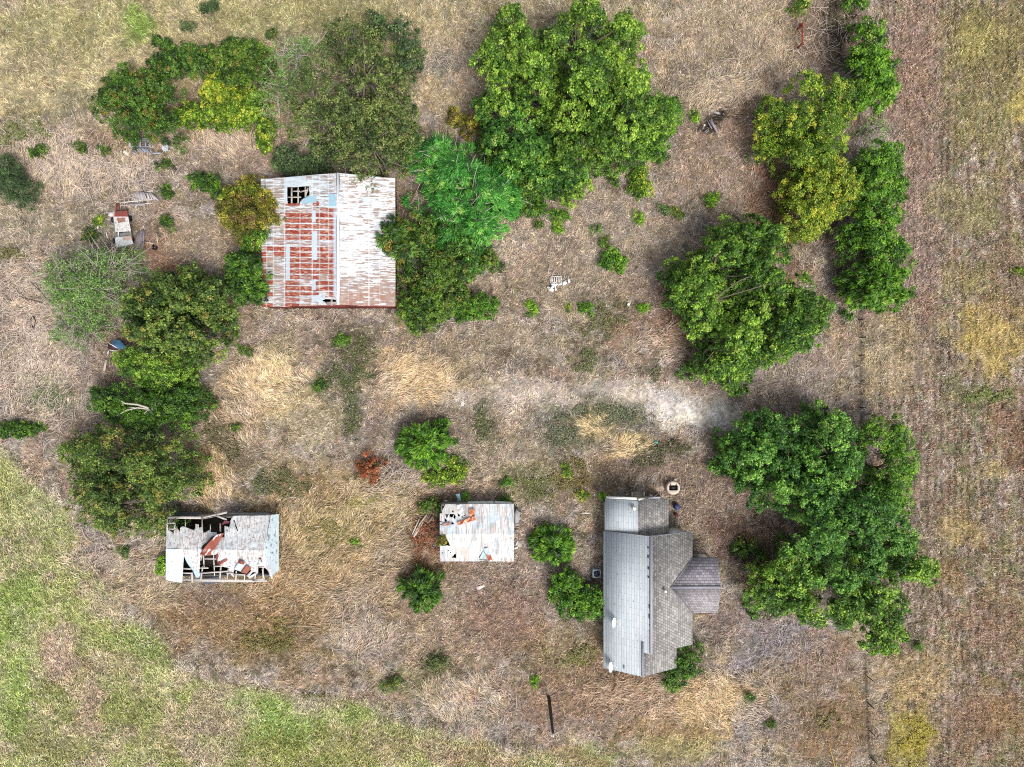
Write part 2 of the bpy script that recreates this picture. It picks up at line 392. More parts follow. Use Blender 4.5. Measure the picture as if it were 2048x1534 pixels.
def ground_colour(x, y):
    px, py = gpx(np.asarray(x, float).ravel(), np.asarray(y, float).ravel())
    wx = px + 50 * (fbm(px / 60, py / 60, 11, 4) - 0.5); wy = py + 50 * (fbm(px / 60, py / 60, 21, 4) - 0.5)
    col = np.tile(S((178, 165, 154)), (len(px), 1))
    for (sc_, sd_, lo_, hi_, c_, s_) in ((30, 15, .50, .66, (188, 168, 134), .7), (24, 25, .54, .68, (150, 138, 130), .7), (18, 35, .56, .70, (134, 118, 92), .7), (16, 45, .58, .70, (124, 118, 84), .6), (34, 55, .55, .68, (176, 146, 124), .6), (12, 65, .60, .72, (96, 80, 66), .7)):
        q_ = sst(lo_, hi_, fbm(px / sc_, py / sc_, sd_, 5))[:, None] * s_
        col = col * (1 - q_) + S(c_) * q_
    # field east of the fence
    edge = np.interp(py, [-500, 0, 250, 620, 850, 1320, 1534, 2200], [1735, 1745, 1800, 1790, 1770, 1810, 1745, 1745])
    fe = sst(-25, 25, wx - edge)[:, None]
    streak = fbm(px / 7.0, py / 90.0, 31, 3)
    fc = S((172, 154, 136)) * (1 + 0.8 * (streak - 0.5))[:, None]
    g = sst(0.42, 0.66, fbm(px / 45, py / 70, 41, 4)) * sst(1850, 1960, px)
    fc = fc * (1 - g[:, None] * .7) + S((160, 150, 96)) * g[:, None] * .7
    row = np.exp(-((((px + 3 * fbm(px * 0, py / 50, 33, 2)) % 13.5) - 6.7) / 2.6) ** 2) * (1 - .5 * sst(1900, 2000, px))
    fc = fc * (1 - .70 * row * (.4 + fbm(px / 20, py / 60, 34, 3)))[:, None]
    for (sc_, sd_, lo_, hi_, c_, s_) in ((9, 16, .54, .68, (196, 180, 168), .8), (8, 26, .56, .70, (110, 92, 78), .7), (12, 37, .56, .70, (128, 134, 84), .6), (7, 46, .58, .7, (160, 120, 96), .6)):
        q_ = sst(lo_, hi_, fbm(px / sc_, py / (sc_ * 1.7), sd_, 4))[:, None] * s_
        fc = fc * (1 - q_) + S(c_) * q_
    col = col * (1 - fe) + fc * fe
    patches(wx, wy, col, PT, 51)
    # meadow to the south west
    d = wy - np.interp(wx, _f1[:, 0], _f1[:, 1])
    sw = sst(-22, 26, d)
    mc = np.tile(S((166, 166, 108)), (len(px), 1))
    q = sst(0.35, 0.65, fbm(px / 40, py / 40, 61, 4))[:, None]
    mc = mc * (1 - q) + S((150, 154, 86)) * q
    q = sst(0.5, 0.7, fbm(px / 34, py / 34, 71, 4))[:, None]
    mc = mc * (1 - q) + S((182, 168, 134)) * q
    ln = np.exp(-((((px * .5 - py * .86 + 14 * fbm(px / 60, py / 60, 63, 2)) % 62) - 31) / 3.0) ** 2)[:, None] * .35
    mc = mc * (1 - ln) + S((184, 172, 146)) * ln
    col = col * (1 - sw[:, None]) + mc * sw[:, None]
    patches(wx, wy, col, [q[:6] + (q[6] * (.6 if q[5][1] > q[5][0] + 8 else .9),) for q in PT2], 81, sw)
    # mottling
    m1 = fbm(px / 22, py / 22, 91, 5); m2 = fbm(px / 6, py / 6, 101, 3)
    col = col * (1 + 0.6 * (m1 - 0.5) + 0.9 * (m2 - 0.5))[:, None]
    hu = (fbm(px / 11, py / 11, 95, 4) - .5)[:, None]
    col = col * (1 + hu * np.array([.04, -.02, -.34]))
    # pale mown / wheel lines, and the fence's shade painted as a dark line
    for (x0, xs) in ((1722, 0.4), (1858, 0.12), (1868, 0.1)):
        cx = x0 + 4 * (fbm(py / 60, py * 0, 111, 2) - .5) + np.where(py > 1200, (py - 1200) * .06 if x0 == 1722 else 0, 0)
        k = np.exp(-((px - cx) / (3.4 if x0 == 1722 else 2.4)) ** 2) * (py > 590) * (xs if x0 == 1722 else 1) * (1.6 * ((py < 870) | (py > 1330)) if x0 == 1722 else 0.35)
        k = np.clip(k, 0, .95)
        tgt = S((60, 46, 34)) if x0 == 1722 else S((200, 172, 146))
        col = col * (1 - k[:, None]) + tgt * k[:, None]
    # loss of green into grey pink grains
    j = fbm(px / 3.0, py / 3.0, 121, 2)[:, None]
    col = col * (0.86 + 0.28 * j)
    lu = (col @ np.array([.3, .6, .1]))[:, None]
    col = lu * np.array([1.01, 1.0, .985]) + (col - lu) * .84
    return np.clip(col, 0.005, 0.9)

def gz(x, y):
    px, py = gpx(np.asarray(x, float), np.asarray(y, float))
    return 0.30 * (fbm(px / 38, py / 38, 131, 3) - 0.5) + 0.16 * (fbm(px / 9, py / 9, 141, 3) - 0.5)

def spaced(a, b, step, far):
    m = np.arange(a, b + step / 2, step)
    k = step * 1.35 ** np.arange(1, 40); k = np.cumsum(k); k = k[k < far]
    return np.concatenate([a - k[::-1], m, b + k])

gx = spaced(-58, 58, 0.16, 2500); gy = spaced(-44, 44, 0.16, 2500)
X, Y = np.meshgrid(gx, gy, indexing='ij')
Z = gz(X, Y)
nx, ny = X.shape
ii = np.arange(nx * ny).reshape(nx, ny)
Fq = np.stack([ii[:-1, :-1], ii[1:, :-1], ii[1:, 1:], ii[:-1, 1:]], -1).reshape(-1, 4)
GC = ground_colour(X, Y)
M_ground = painted("dry_soil", 0.95, 3.0, 0.35, 0.8, 6.0, spec=0.1)
_gx, _gy = gpx(X.ravel(), Y.ravel())
def chalkm(px, py):
    k = np.exp(-(((px - 1408) / 88) ** 2 + ((py - 828 - (px - 1400) * .08) / 27) ** 2) ** 1.5) + .55 * np.exp(-(((px - 1180) / 240) ** 2 + ((py - 788) / 24) ** 2))
    return np.clip(k * (.35 + 1.3 * fbm(px / 14, py / 14, 155, 4)), 0, 1)
GC = GC * (0.60 + .42 * chalkm(_gx, _gy) * sst(.32, .6, fbm(_gx / 3.0, _gy / 3.0, 156, 2)))[:, None]
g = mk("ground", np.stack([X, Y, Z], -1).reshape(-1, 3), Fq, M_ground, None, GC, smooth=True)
tag(g, kind="structure")

# ------------------------------------------------------------------ grass
rs = np.random.RandomState(7)
BLD = [(524, 350, 796, 616), (340, 1030, 552, 1158), (882, 1010, 1026, 1118), (1222, 1012, 1340, 1068), (1222, 1066, 1378, 1330), (1370, 1122, 1430, 1222)]

def scatter(n, box=(-45, -45, 2093, 1579), keep=None):
    px = rs.uniform(box[0], box[2], n); py = rs.uniform(box[1], box[3], n)
    ok = np.ones(n, bool)
    fx = 1720 + np.where(py > 1200, (py - 1200) * .06, 0) + 4 * (fbm(py / 60, py * 0, 111, 2) - .5)
    ok &= ~((np.abs(px - fx) < 5.0) & ((py > 640) & (py < 860) | (py > 1330)) & (rs.rand(n) < .85))
    for (a, b, c, d) in BLD: ok &= ~((px > a) & (px < c) & (py > b) & (py < d))
    if keep is not None: ok &= rs.rand(n) < keep(px, py)
    return px[ok], py[ok]

def blades(name, px, py, length, width, ang, lift, cols, mat=M_blade):
    """n tapered blades: a bent strip of a quad and a tip each"""
    n = len(px)
    x = (px - 1024) * CAMH / FPX; y = (767 - py) * CAMH / FPX
    z = gz(x, y)
    d = np.stack([np.cos(ang), np.sin(ang)], -1); s = np.stack([-d[:, 1], d[:, 0]], -1)
    V = np.zeros((n, 5, 3))
    b = np.stack([x, y], -1)
    mid = b + d * (length * .5)[:, None]; tip = b + d * length[:, None] + s * (rs.uniform(-.3, .3, n) * length)[:, None]
    hw = (width / 2)[:, None]
    V[:, 0, :2] = b - s * hw * .7; V[:, 1, :2] = b + s * hw * .7
    V[:, 2, :2] = mid + s * hw; V[:, 3, :2] = mid - s * hw; V[:, 4, :2] = tip
    V[:, 0, 2] = V[:, 1, 2] = z - 0.03
    V[:, 2, 2] = z + lift + rs.uniform(-.03, .03, n); V[:, 3, 2] = z + lift
    V[:, 4, 2] = z + lift * rs.uniform(.2, 1.1, n)
    k = np.arange(n) * 5
    idx = np.stack([k, k + 1, k + 2, k + 3, k + 3, k + 2, k + 4], -1).ravel()
    st = np.stack([np.arange(n) * 7, np.arange(n) * 7 + 4], -1).ravel()
    me = bpy.data.meshes.new(name)
    me.vertices.add(n * 5); me.vertices.foreach_set('co', V.astype(np.float32).ravel())
    me.loops.add(len(idx)); me.loops.foreach_set('vertex_index', idx.astype(np.int32))
    me.polygons.add(len(st)); me.polygons.foreach_set('loop_start', st.astype(np.int32))
    me.update(calc_edges=True)
    a = me.color_attributes.new("Col", 'BYTE_COLOR', 'POINT')
    c4 = np.ones((n, 5, 4), np.float32); c4[:, :, :3] = np.clip(cols, 0, 1)[:, None, :]
    a.data.foreach_set('color', c4.ravel())
    me.materials.append(mat)
    o = bpy.data.objects.new(name, me); COL.objects.link(o)
    return o

def flow(px, py):
    return fbm(px / 55, py / 55, 151, 3) * 14 + fbm(px / 16, py / 16, 161, 2) * 5

def vary(c, lo=.55, hi=1.6, pale=.08, dark=.09, green=0.03):
    n = len(c)
    c = c * np.exp(rs.normal(0, .23, n))[:, None] * np.array([1.0, 1.0, 1.0])
    c = c * (1 + rs.normal(0, .05, (n, 3)))
    u = rs.rand(n)
    m = u < pale; c[m] = c[m] * .4 + S((226, 208, 182)) * .6
    m = (u > pale) & (u < pale + dark); c[m] = c[m] * .35 + S((70, 58, 46)) * .4
    m = (u > 1 - green); c[m] = c[m] * .4 + S((96, 118, 50)) * .6
    return c * 1.36

def col_at(px, py):
    return ground_colour((px - 1024) * CAMH / FPX, (767 - py) * CAMH / FPX)

def chalk(px, py): return np.clip(1 - 1.15 * chalkm(px, py), 0.07, 1)

def pits(a, b): return .15 + .85 * sst(.30, .58, fbm(a / 6.5, b / 6.5, 145, 3))

def edge_e(py): return np.interp(py, [-500, 0, 250, 620, 850, 1320, 1534, 2200], [1735, 1745, 1800, 1790, 1770, 1810, 1745, 1745])
def line_sw(px): return np.interp(px, _f1[:, 0], _f1[:, 1])

# short dry grass of the whole yard
px, py = scatter(1000000, keep=lambda a, b: chalk(a, b) * pits(a, b) * np.where(a > edge_e(b), .0, 1) * np.where(b > line_sw(a), .0, 1))
n = len(px)
o = blades("dry_grass", px, py, rs.uniform(.15, .62, n), rs.uniform(.024, .062, n), flow(px, py) + rs.normal(0, .9, n), rs.uniform(.04, .30, n), vary(col_at(px, py)))
tag(o, "dry tan grass covering the abandoned yard between the buildings", "grass", kind="stuff")
# stubble field
px, py = scatter(400000, box=(1680, -45, 2093, 1579), keep=lambda a, b: np.where(a > edge_e(b) - 15, 1, .0) * pits(a, b) * (.35 + .65 * sst(.3, .6, fbm(a / 6.0, b / 60.0, 36, 3))) * (1 - .6 * np.exp(-((((a + 3 * fbm(a * 0, b / 50, 33, 2)) % 13.5) - 6.7) / 2.2) ** 2)))
n = len(px)
o = blades("field_stubble", px, py, rs.uniform(.10, .36, n), rs.uniform(.03, .075, n), rs.uniform(0, 6.28, n), rs.uniform(.05, .32, n), vary(col_at(px, py), dark=.14))
tag(o, "pinkish brown stubble and weeds of the field beyond the fence", "crop stubble", kind="stuff")
# meadow
px, py = scatter(330000, box=(-45, 760, 1500, 1579), keep=lambda a, b: np.where(b > line_sw(a) - 14, 1, .0) * pits(a, b))
n = len(px)
o = blades("meadow_grass", px, py, rs.uniform(.2, .7, n), rs.uniform(.04, .08, n), .7 + 1.6 * (fbm(px / 60, py / 60, 171, 3)) + rs.normal(0, .6, n), rs.uniform(.05, .25, n), vary(col_at(px, py), green=.1, dark=.08))
tag(o, "yellow green meadow grass sweeping past the sheds to the corner", "grass", kind="stuff")
# long flattened straw
STRAW = [(540, 765, 80, 58, 2.3), (480, 850, 40, 60, 2.0), (825, 758, 85, 52, .35), (430, 965, 44, 60, 2.1), (1250, 895, 50, 22, .4), (1190, 850, 26, 26, 2.6), (640, 1120, 170, 150, .6), (770, 1000, 90, 60, .4),
         (1440, 1400, 120, 60, 2.6), (1300, 1390, 150, 50, .5), (110, 340, 170, 60, 1.2), (60, 620, 70, 120, .2), (70, 760, 80, 100, 1.0), (450, 290, 70, 30, 1.9), (300, 1170, 70, 50, .6), (720, 1270, 70, 36, 1.0),
         (1450, 190, 90, 40, .4), (1330, 690, 60, 40, .3), (930, 1400, 90, 50, 2.3), (330, 1090, 30, 40, .3), (240, 1120, 60, 30, .3)]
ax, ay, aa, cc = [], [], [], []
for (cx, cy, rx, ry, a) in STRAW:
    k = int(rx * ry * 1.15)
    r_ = np.sqrt(rs.rand(k)); t_ = rs.rand(k) * 6.283
    x_ = cx + rx * r_ * np.cos(t_); y_ = cy + ry * r_ * np.sin(t_)
    m = rs.rand(k) < sst(1.2, .3, r_ + 1.5 * (fbm(x_ / 20, y_ / 20, 181, 4) - .5))
    for (a0, b0, c0, d0) in BLD: m &= ~((x_ > a0) & (x_ < c0) & (y_ > b0) & (y_ < d0))
    x_ = x_[m]; y_ = y_[m]
    ax.append(x_); ay.append(y_); aa.append(a + 2.6 * (fbm(x_ / 26, y_ / 26, 191, 2) - .5) + rs.normal(0, .28, len(x_)))
ax = np.concatenate(ax); ay = np.concatenate(ay); aa = np.concatenate(aa); n = len(ax)
c = vary(col_at(ax, ay) * .80 + S((200, 178, 142)) * .14, pale=.14, dark=.08, green=0)
o = blades("straw", ax, ay, rs.uniform(.5, 1.5, n), rs.uniform(.035, .07, n), aa, rs.uniform(.12, .38, n), c)
tag(o, "long pale straw lying flat in swirled mats on the yard", "straw", kind="stuff")
# low green weeds in the grass: dark tufts
WEED = [(690, 755, 62, 32, (70, 86, 40)), (722, 705, 38, 40, (82, 88, 48)), (706, 820, 24, 66, (72, 84, 38)), (560, 965, 72, 30, (74, 84, 40)), (1220, 830, 90, 26, (96, 104, 76)), (1120, 868, 70, 44, (98, 104, 76)),
        (1310, 905, 74, 32, (84, 84, 54)), (965, 848, 22, 50, (72, 86, 42)), (1172, 722, 38, 34, (84, 96, 46)), (1302, 745, 26, 20, (80, 88, 50)), (1210, 640, 50, 50, (96, 98, 56)), (450, 880, 46, 50, (84, 78, 46)),
        (1070, 970, 60, 26, (98, 104, 52)), (850, 1010, 60, 30, (110, 92, 44)), (850, 1085, 44, 56, (136, 74, 42)), (830, 1140, 60, 24, (126, 98, 40)), (920, 945, 34, 34, (112, 120, 40)), (660, 1060, 60, 40, (118, 112, 56)),
        (100, 800, 50, 36, (96, 112, 70)), (30, 505, 36, 20, (100, 98, 44)), (870, 1330, 40, 30, (96, 98, 56)), (330, 1065, 20, 30, (80, 96, 40)), (1140, 1310, 60, 30, (118, 118, 56)), (1560, 440, 40, 60, (110, 98, 50)),
        (1500, 1110, 40, 34, (70, 66, 40)), (70, 265, 40, 30, (96, 110, 50)), (25, 265, 30, 40, (100, 110, 54)), (1140, 960, 50, 50, (110, 100, 48)), (1650, 1440, 30, 26, (124, 116, 66)), (735, 1000, 60, 16, (130, 130, 60)),
        (1830, 1480, 50, 60, (164, 150, 50)), (1970, 790, 60, 18, (100, 116, 46)), (540, 1270, 60, 40, (108, 104, 44)), (640, 1390, 40, 10, (110, 110, 50)), (1680, 60, 40, 80, (70, 64, 40))]
ax, ay, cc = [], [], []
for (cx, cy, rx, ry, c0) in WEED:
    k = int(rx * ry * 3.0)
    r_ = np.sqrt(rs.rand(k)); t_ = rs.rand(k) * 6.283
    x_ = cx + rx * r_ * np.cos(t_); y_ = cy + ry * r_ * np.sin(t_)
    m = (r_ * .55 + .45 + 1.9 * (fbm(x_ / 16, y_ / 16, 201, 4) - .5)) < .80 - .25 * r_ + .1
    m &= fbm(x_ / 4.5, y_ / 4.5, 207, 2) > .42
    for (a0, b0, c1, d0) in BLD: m &= ~((x_ > a0) & (x_ < c1) & (y_ > b0) & (y_ < d0))
    ax.append(x_[m]); ay.append(y_[m]); cc.append(np.tile(S(c0) * .85, (m.sum(), 1)) + col_at(x_[m], y_[m]) * .28)
ax = np.concatenate(ax); ay = np.concatenate(ay); cc = np.concatenate(cc); n = len(ax)
o = blades("low_weeds", ax, ay, rs.uniform(.10, .3, n), rs.uniform(.05, .10, n), rs.uniform(0, 6.28, n), rs.uniform(.15, .45, n), vary(cc, pale=.02, dark=.05, green=.1) * .9, M_leaf)
tag(o, "dark green and rusty low weeds in patches through the dry yard", "weeds", kind="stuff")
# bleached dead stems lying about
mb = MB()
DEAD = [(110, 330, 160, 60, 150), (40, 640, 60, 130, 170), (70, 770, 80, 90, 130), (270, 380, 60, 24, 60), (450, 290, 70, 30, 45), (1470, 170, 90, 50, 70), (1660, 70, 70, 90, 80), (780, 955, 34, 30, 60), (150, 830, 120, 40, 60),
        (720, 1280, 70, 40, 60), (960, 1430, 60, 30, 50), (200, 1100, 80, 60, 70), (880, 120, 50, 26, 50), (1330, 610, 60, 40, 20), (260, 340, 90, 30, 60), (1560, 1300, 80, 60, 60), (640, 640, 60, 20, 20)]
for (cx, cy, rx, ry, k) in DEAD:
    for _ in range(k):
        t = random.Random(hash((cx, cy, _)) & 0xffff)
        x0 = cx + t.gauss(0, rx * .55); y0 = cy + t.gauss(0, ry * .55)
        a = t.uniform(0, 6.28); Ln = t.uniform(.7, 2.4); bend = t.uniform(-.9, .9)
        p = P(x0, y0, 0); pts = []; h = t.uniform(.18, .4)
        for s_ in range(5):
            q = s_ / 4
            pts.append((p[0] + math.cos(a + bend * q) * Ln * q, p[1] + math.sin(a + bend * q) * Ln * q, h + .15 * math.sin(q * 3.1) + .02))
        g_ = t.uniform(.8, 1.1)
        mb.tube(pts, [.028, .026, .022, .018, .01], 4, S((206, 190, 178)) * g_)
o = mb.build("dead_stems", M_wood, origin=(0, 0, 0))
tag(o, "bleached dead weed stems strewn over the dry ground", "dead stems", kind="stuff")
# ------------------------------------------------------------------ trees and shrubs
def unit(v): return v / (np.linalg.norm(v, axis=-1, keepdims=True) + 1e-9)

def leaves_mesh(name, C, N, T, ln, wd, cols, parent, mat=M_leaf):
    n = len(C)
    T = unit(T - N * (T * N).sum(-1, keepdims=True)); B = np.cross(N, T)
    ln = ln[:, None] / 2; wd = wd[:, None] / 2
    V = np.stack([C - T * ln, C + B * wd + N * wd * .25, C + T * ln, C - B * wd + N * wd * .25], 1).reshape(-1, 3)
    F = np.arange(n * 4).reshape(n, 4)
    return mk(name, V, F, mat, parent, np.repeat(np.clip(cols, 0, 1), 4, 0))

# palettes: shade, middle, sunlit tips, odd colour, share of the odd colour (leaf base colours)
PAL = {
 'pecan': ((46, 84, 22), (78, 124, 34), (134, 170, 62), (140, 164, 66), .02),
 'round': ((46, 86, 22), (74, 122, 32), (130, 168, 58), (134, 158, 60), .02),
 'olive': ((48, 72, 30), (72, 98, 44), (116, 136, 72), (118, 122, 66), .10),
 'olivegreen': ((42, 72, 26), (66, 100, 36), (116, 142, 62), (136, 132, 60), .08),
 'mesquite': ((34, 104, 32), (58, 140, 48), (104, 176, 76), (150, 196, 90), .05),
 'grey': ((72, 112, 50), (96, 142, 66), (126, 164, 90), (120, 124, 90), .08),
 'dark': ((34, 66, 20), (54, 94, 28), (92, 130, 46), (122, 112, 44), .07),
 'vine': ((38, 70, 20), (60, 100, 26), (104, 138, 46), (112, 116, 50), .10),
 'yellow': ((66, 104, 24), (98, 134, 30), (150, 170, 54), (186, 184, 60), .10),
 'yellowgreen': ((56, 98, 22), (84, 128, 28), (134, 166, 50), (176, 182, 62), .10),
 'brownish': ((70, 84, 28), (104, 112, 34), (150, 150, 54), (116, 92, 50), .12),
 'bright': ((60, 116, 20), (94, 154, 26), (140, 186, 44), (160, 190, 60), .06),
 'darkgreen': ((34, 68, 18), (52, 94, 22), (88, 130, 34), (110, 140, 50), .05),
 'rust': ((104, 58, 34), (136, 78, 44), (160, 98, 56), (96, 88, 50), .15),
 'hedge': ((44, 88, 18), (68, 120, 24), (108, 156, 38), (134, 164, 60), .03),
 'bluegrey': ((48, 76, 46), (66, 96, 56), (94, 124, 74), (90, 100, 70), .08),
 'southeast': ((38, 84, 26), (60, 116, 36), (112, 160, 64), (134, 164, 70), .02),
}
# leaf habits: leaf length, leaf width, leaf clumps' radius, leaves per clump, outward streaming, openness
HAB = {
 'broad': (.23, .15, .38, 40, .35, .02),
 'fine': (.18, .11, .36, 44, .3, .04),
 'feather': (.46, .06, .44, 44, 1.5, .10),
 'sparse': (.20, .09, .46, 22, .5, .38),
 'lance': (.50, .12, .36, 30, 1.3, .03),
 'shrub': (.21, .13, .32, 34, .4, .04),
 'tuft': (.30, .07, .30, 26, .7, .10),
 'open': (.22, .13, .42, 32, .4, .12),
}

GAPS = [(1092, 226, 24, 24), (1474, 543, 38, 14), (1428, 692, 26, 14), (1545, 1060, 50, 36), (1660, 1120, 10, 34), (1735, 1000, 10, 26), (1560, 1000, 18, 12), (1712, 900, 10, 16), (1700, 1188, 14, 16), (1612, 905, 12, 10), (1640, 1245, 30, 16), (1380, 640, 22, 22),
        (1590, 350, 20, 12), (865, 630, 6, 6), (905, 575, 14, 12), (330, 590, 10, 8), (300, 865, 26, 8), (1690, 470, 22, 50), (1700, 330, 10, 20), (1640, 1040, 14, 10), (1750, 1165, 16, 12), (375, 160, 20, 16), (205, 1010, 18, 14), (640, 200, 16, 12)]

def crown(name, parent, lobes, pal, hab, seed, dens=1.0, sub=1.55, base=.30, skip=0.0, cat_='tree'):
    r = np.random.RandomState(seed)
    LL, LW, CR, NL, ST, OP = HAB[hab]
    p0, p1, p2, p3, odd = PAL[pal]
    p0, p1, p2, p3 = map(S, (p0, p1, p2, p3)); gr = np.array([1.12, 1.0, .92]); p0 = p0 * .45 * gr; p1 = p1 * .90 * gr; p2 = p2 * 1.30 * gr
    CC, NN, TT, K, tops = [], [], [], [], []
    for li, (lx, ly, lrx, lry, h) in enumerate(lobes):
        hm = h * .7
        c = P(lx, ly, hm); kx = (CAMH - hm) / FPX
        RX, RY = lrx * kx, lry * kx
        rm = min(RX, RY); sr = min(sub, max(.35, rm * .42)); sp = sr * 1.02
        gxx = np.arange(-RX, RX + sp, sp); gyy = np.arange(-RY, RY + sp, sp * .87)
        cand = [(0.0, 0.0, 0.0)] if rm < 2.0 else []
        for j, yy in enumerate(gyy):
            for xx in gxx:
                x = xx + (j % 2) * sp / 2 + r.normal(0, sp * .22); y = yy + r.normal(0, sp * .22)
                d = math.hypot(x / max(RX - sr * .3, .1), y / max(RY - sr * .3, .1)) * (1 + .16 * r.randn())
                if d <= 1.04 and r.rand() >= OP * .35 + skip: cand.append((x, y, d))
        if cat_ == 'round':
            nn = max(3, int(1.25 * RX * RY / (sr * sr * .62)))
            cand = []
            for k in range(nn):
                d = math.sqrt((k + .5) / nn) * r.uniform(.92, 1.04); th = 2.39996 * k + r.normal(0, .12)
                cand.append((d * math.cos(th) * max(RX - sr * .5, .1), d * math.sin(th) * max(RY - sr * .5, .1), min(d, 1)))
        if 1:
            for (x, y, d) in cand:
                lpx, lpy = lx + x / kx, ly - y / kx
                if rm > 2.4 and cat_ != 'round':
                    an = math.atan2(y, x)
                    if d * (1 + .6 * (float(fbm(lpx / 17.0, lpy / 17.0, 501, 3)) - .55)) > 1.0: continue
                    if any(((lpx - g_[0]) / g_[2]) ** 2 + ((lpy - g_[1]) / g_[3]) ** 2 < 1 for g_ in GAPS): continue
                bough = float(sst(.36, .60, fbm(lpx / 30.0, lpy / 30.0, 511, 2))) if rm > 2.4 and cat_ != 'round' else 1.0
                if bough < .12 and r.rand() < .6: continue
                rr = sr * r.uniform(.65, 1.2) * (.8 + .2 * bough)
                zt = h * (base + (1 - base) * math.sqrt(max(0.0, 1 - d * d))) * (.55 + .45 * bough) + r.normal(0, .13 * h ** .8)
                sc = np.array([c[0] + x, c[1] + y, max(zt - rr, rr * .35 + .1)])
                tops.append(sc + np.array([0, 0, rr * .6]))
                stone = r.rand()
                nc = max(3, int(2 * math.pi * rr * rr / (math.pi * CR * CR) * 1.0 * dens))
                dz = r.uniform(-.25, 1, nc); ph = r.uniform(0, 6.283, nc); q = np.sqrt(np.clip(1 - dz * dz, 0, 1))
                cdir = np.stack([q * np.cos(ph), q * np.sin(ph), dz], -1)
                ok = r.rand(nc) > OP; ok[0] = True
                cdir = cdir[ok]; nc = len(cdir)
                if nc == 0: continue
                cp = sc + cdir * rr * r.uniform(.62, 1.08, (nc, 1)) * np.array([1, 1, .9])
                nl = max(4, int(NL * dens)) if hab != 'sparse' else NL
                ct = r.rand(nc)
                m = nc * nl
                cd_ = np.repeat(cdir, nl, 0); cpp = np.repeat(cp, nl, 0)
                v = unit(r.normal(0, 1, (m, 3)) + cd_ * .8 + np.array([0, 0, .35]))
                crr = CR * r.uniform(.4, 1.1, (m, 1)) * np.repeat(r.uniform(.55, 1.55, nc), nl)[:, None] * min(1, rr / (CR * 1.2) + .3)
                pos = cpp + v * crr
                pos[:, 2] = np.maximum(pos[:, 2], .12)
                rad = unit(np.stack([pos[:, 0] - c[0], pos[:, 1] - c[1], np.full(m, .25)], -1))
                CC.append(pos)
                NN.append(unit(v * .5 + np.array([0, 0, .65]) + r.normal(0, .45, (m, 3))))
                TT.append(v * .4 + rad * ST + r.normal(0, .6, (m, 3)))
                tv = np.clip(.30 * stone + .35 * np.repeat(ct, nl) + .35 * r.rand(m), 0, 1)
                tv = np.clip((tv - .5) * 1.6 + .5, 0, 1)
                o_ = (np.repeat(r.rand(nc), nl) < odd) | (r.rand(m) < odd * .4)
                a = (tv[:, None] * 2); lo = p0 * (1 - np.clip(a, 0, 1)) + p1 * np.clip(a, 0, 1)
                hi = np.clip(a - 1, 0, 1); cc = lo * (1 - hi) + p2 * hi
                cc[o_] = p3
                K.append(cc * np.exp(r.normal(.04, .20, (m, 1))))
    C = np.concatenate(CC); N = np.concatenate(NN); T = np.concatenate(TT); K = np.concatenate(K)
    n = len(C)
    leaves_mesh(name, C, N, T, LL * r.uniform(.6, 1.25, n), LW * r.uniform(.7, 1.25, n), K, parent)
    return tops

def limbs(mb, base, h, tops, r, seed, colr, over=0.0, share=1.0, twig=0):
    rr = np.random.RandomState(seed)
    fork = np.array([base[0], base[1], h * .28])
    mb.tube([(base[0], base[1], -.2), (base[0] + .05, base[1] - .04, h * .14), fork], [r * 1.25, r, r * .85], 8, colr)
    tops = list(tops); rr.shuffle(tops)
    k = max(4, int(len(tops) * share))
    main = tops[:min(7, k)]
    mids = []
    for t in main:
        e = fork * .35 + t * .65; e[2] = max(e[2], h * .4)
        m = fork * .6 + e * .4 + np.array([rr.normal(0, .2), rr.normal(0, .2), .5])
        mb.tube([fork, m, e, t * .95 + np.array([0, 0, over])], [r * .5, r * .36, r * .24, r * .08], 6, colr); mids.append(e)
    for t in tops[min(7, k):k]:
        s = min(mids, key=lambda q: np.linalg.norm(q - t))
        m = s * .5 + t * .5 + rr.normal(0, .25, 3)
        mb.tube([s, m, t + np.array([0, 0, over])], [r * .2, r * .13, r * .04], 5, colr)
        for _ in range(twig):
            a = m * .5 + t * .5; e = t + rr.normal(0, .9, 3) * np.array([1, 1, .3]) + np.array([0, 0, over + .25])
            mb.tube([a, a * .5 + e * .5 + rr.normal(0, .12, 3), e], [.035, .026, .012], 4, colr)

BARK = S((112, 100, 88)); PALE = S((188, 178, 164)); BROWN = S((96, 78, 62))
_seed = [100]
def tree(label, lobes, pal, hab, cat="tree", name=None, group=None, dens=1.0, sub=1.55, over=0.0, share=.5, twig=0, colr=BARK, r=.26, trunk='trunk', base=.30, skip=0.0):
    _seed[0] += 1
    lobes = [tuple(l) for l in lobes]
    cx = sum(l[0] * l[2] * l[3] for l in lobes) / sum(l[2] * l[3] for l in lobes)
    cy = sum(l[1] * l[2] * l[3] for l in lobes) / sum(l[2] * l[3] for l in lobes)
    lobes = [(a_, b_, c_, d_, e_ * (1.15 if cat == 'tree' else 1)) for a_, b_, c_, d_, e_ in lobes]
    h = max(l[4] for l in lobes)
    b = P(cx, cy, h * .6); b[2] = 0
    o = thing(name or "broadleaf_tree", b, label, cat, group)
    tops = crown("crown" if cat == "tree" else "foliage", o, lobes, pal, hab, _seed[0], dens, sub, base, skip, 'round' if cat == 'shrub' and ('lone ' in label or 'bush ' in label) else 'tree')
    mb = MB(); limbs(mb, b, h, tops, r, _seed[0], colr, over, share, twig)
    mb.build(trunk, M_bark, o, smooth=True)
    return o

def shrub(label, lobes, pal, hab='shrub', group=None, name="shrub", **k):
    k.setdefault('sub', .8); k.setdefault('r', .07); k.setdefault('share', .35)
    return tree(label, lobes, pal, hab, "shrub", name, group, trunk='stems', **k)

G = "trees around the yard"
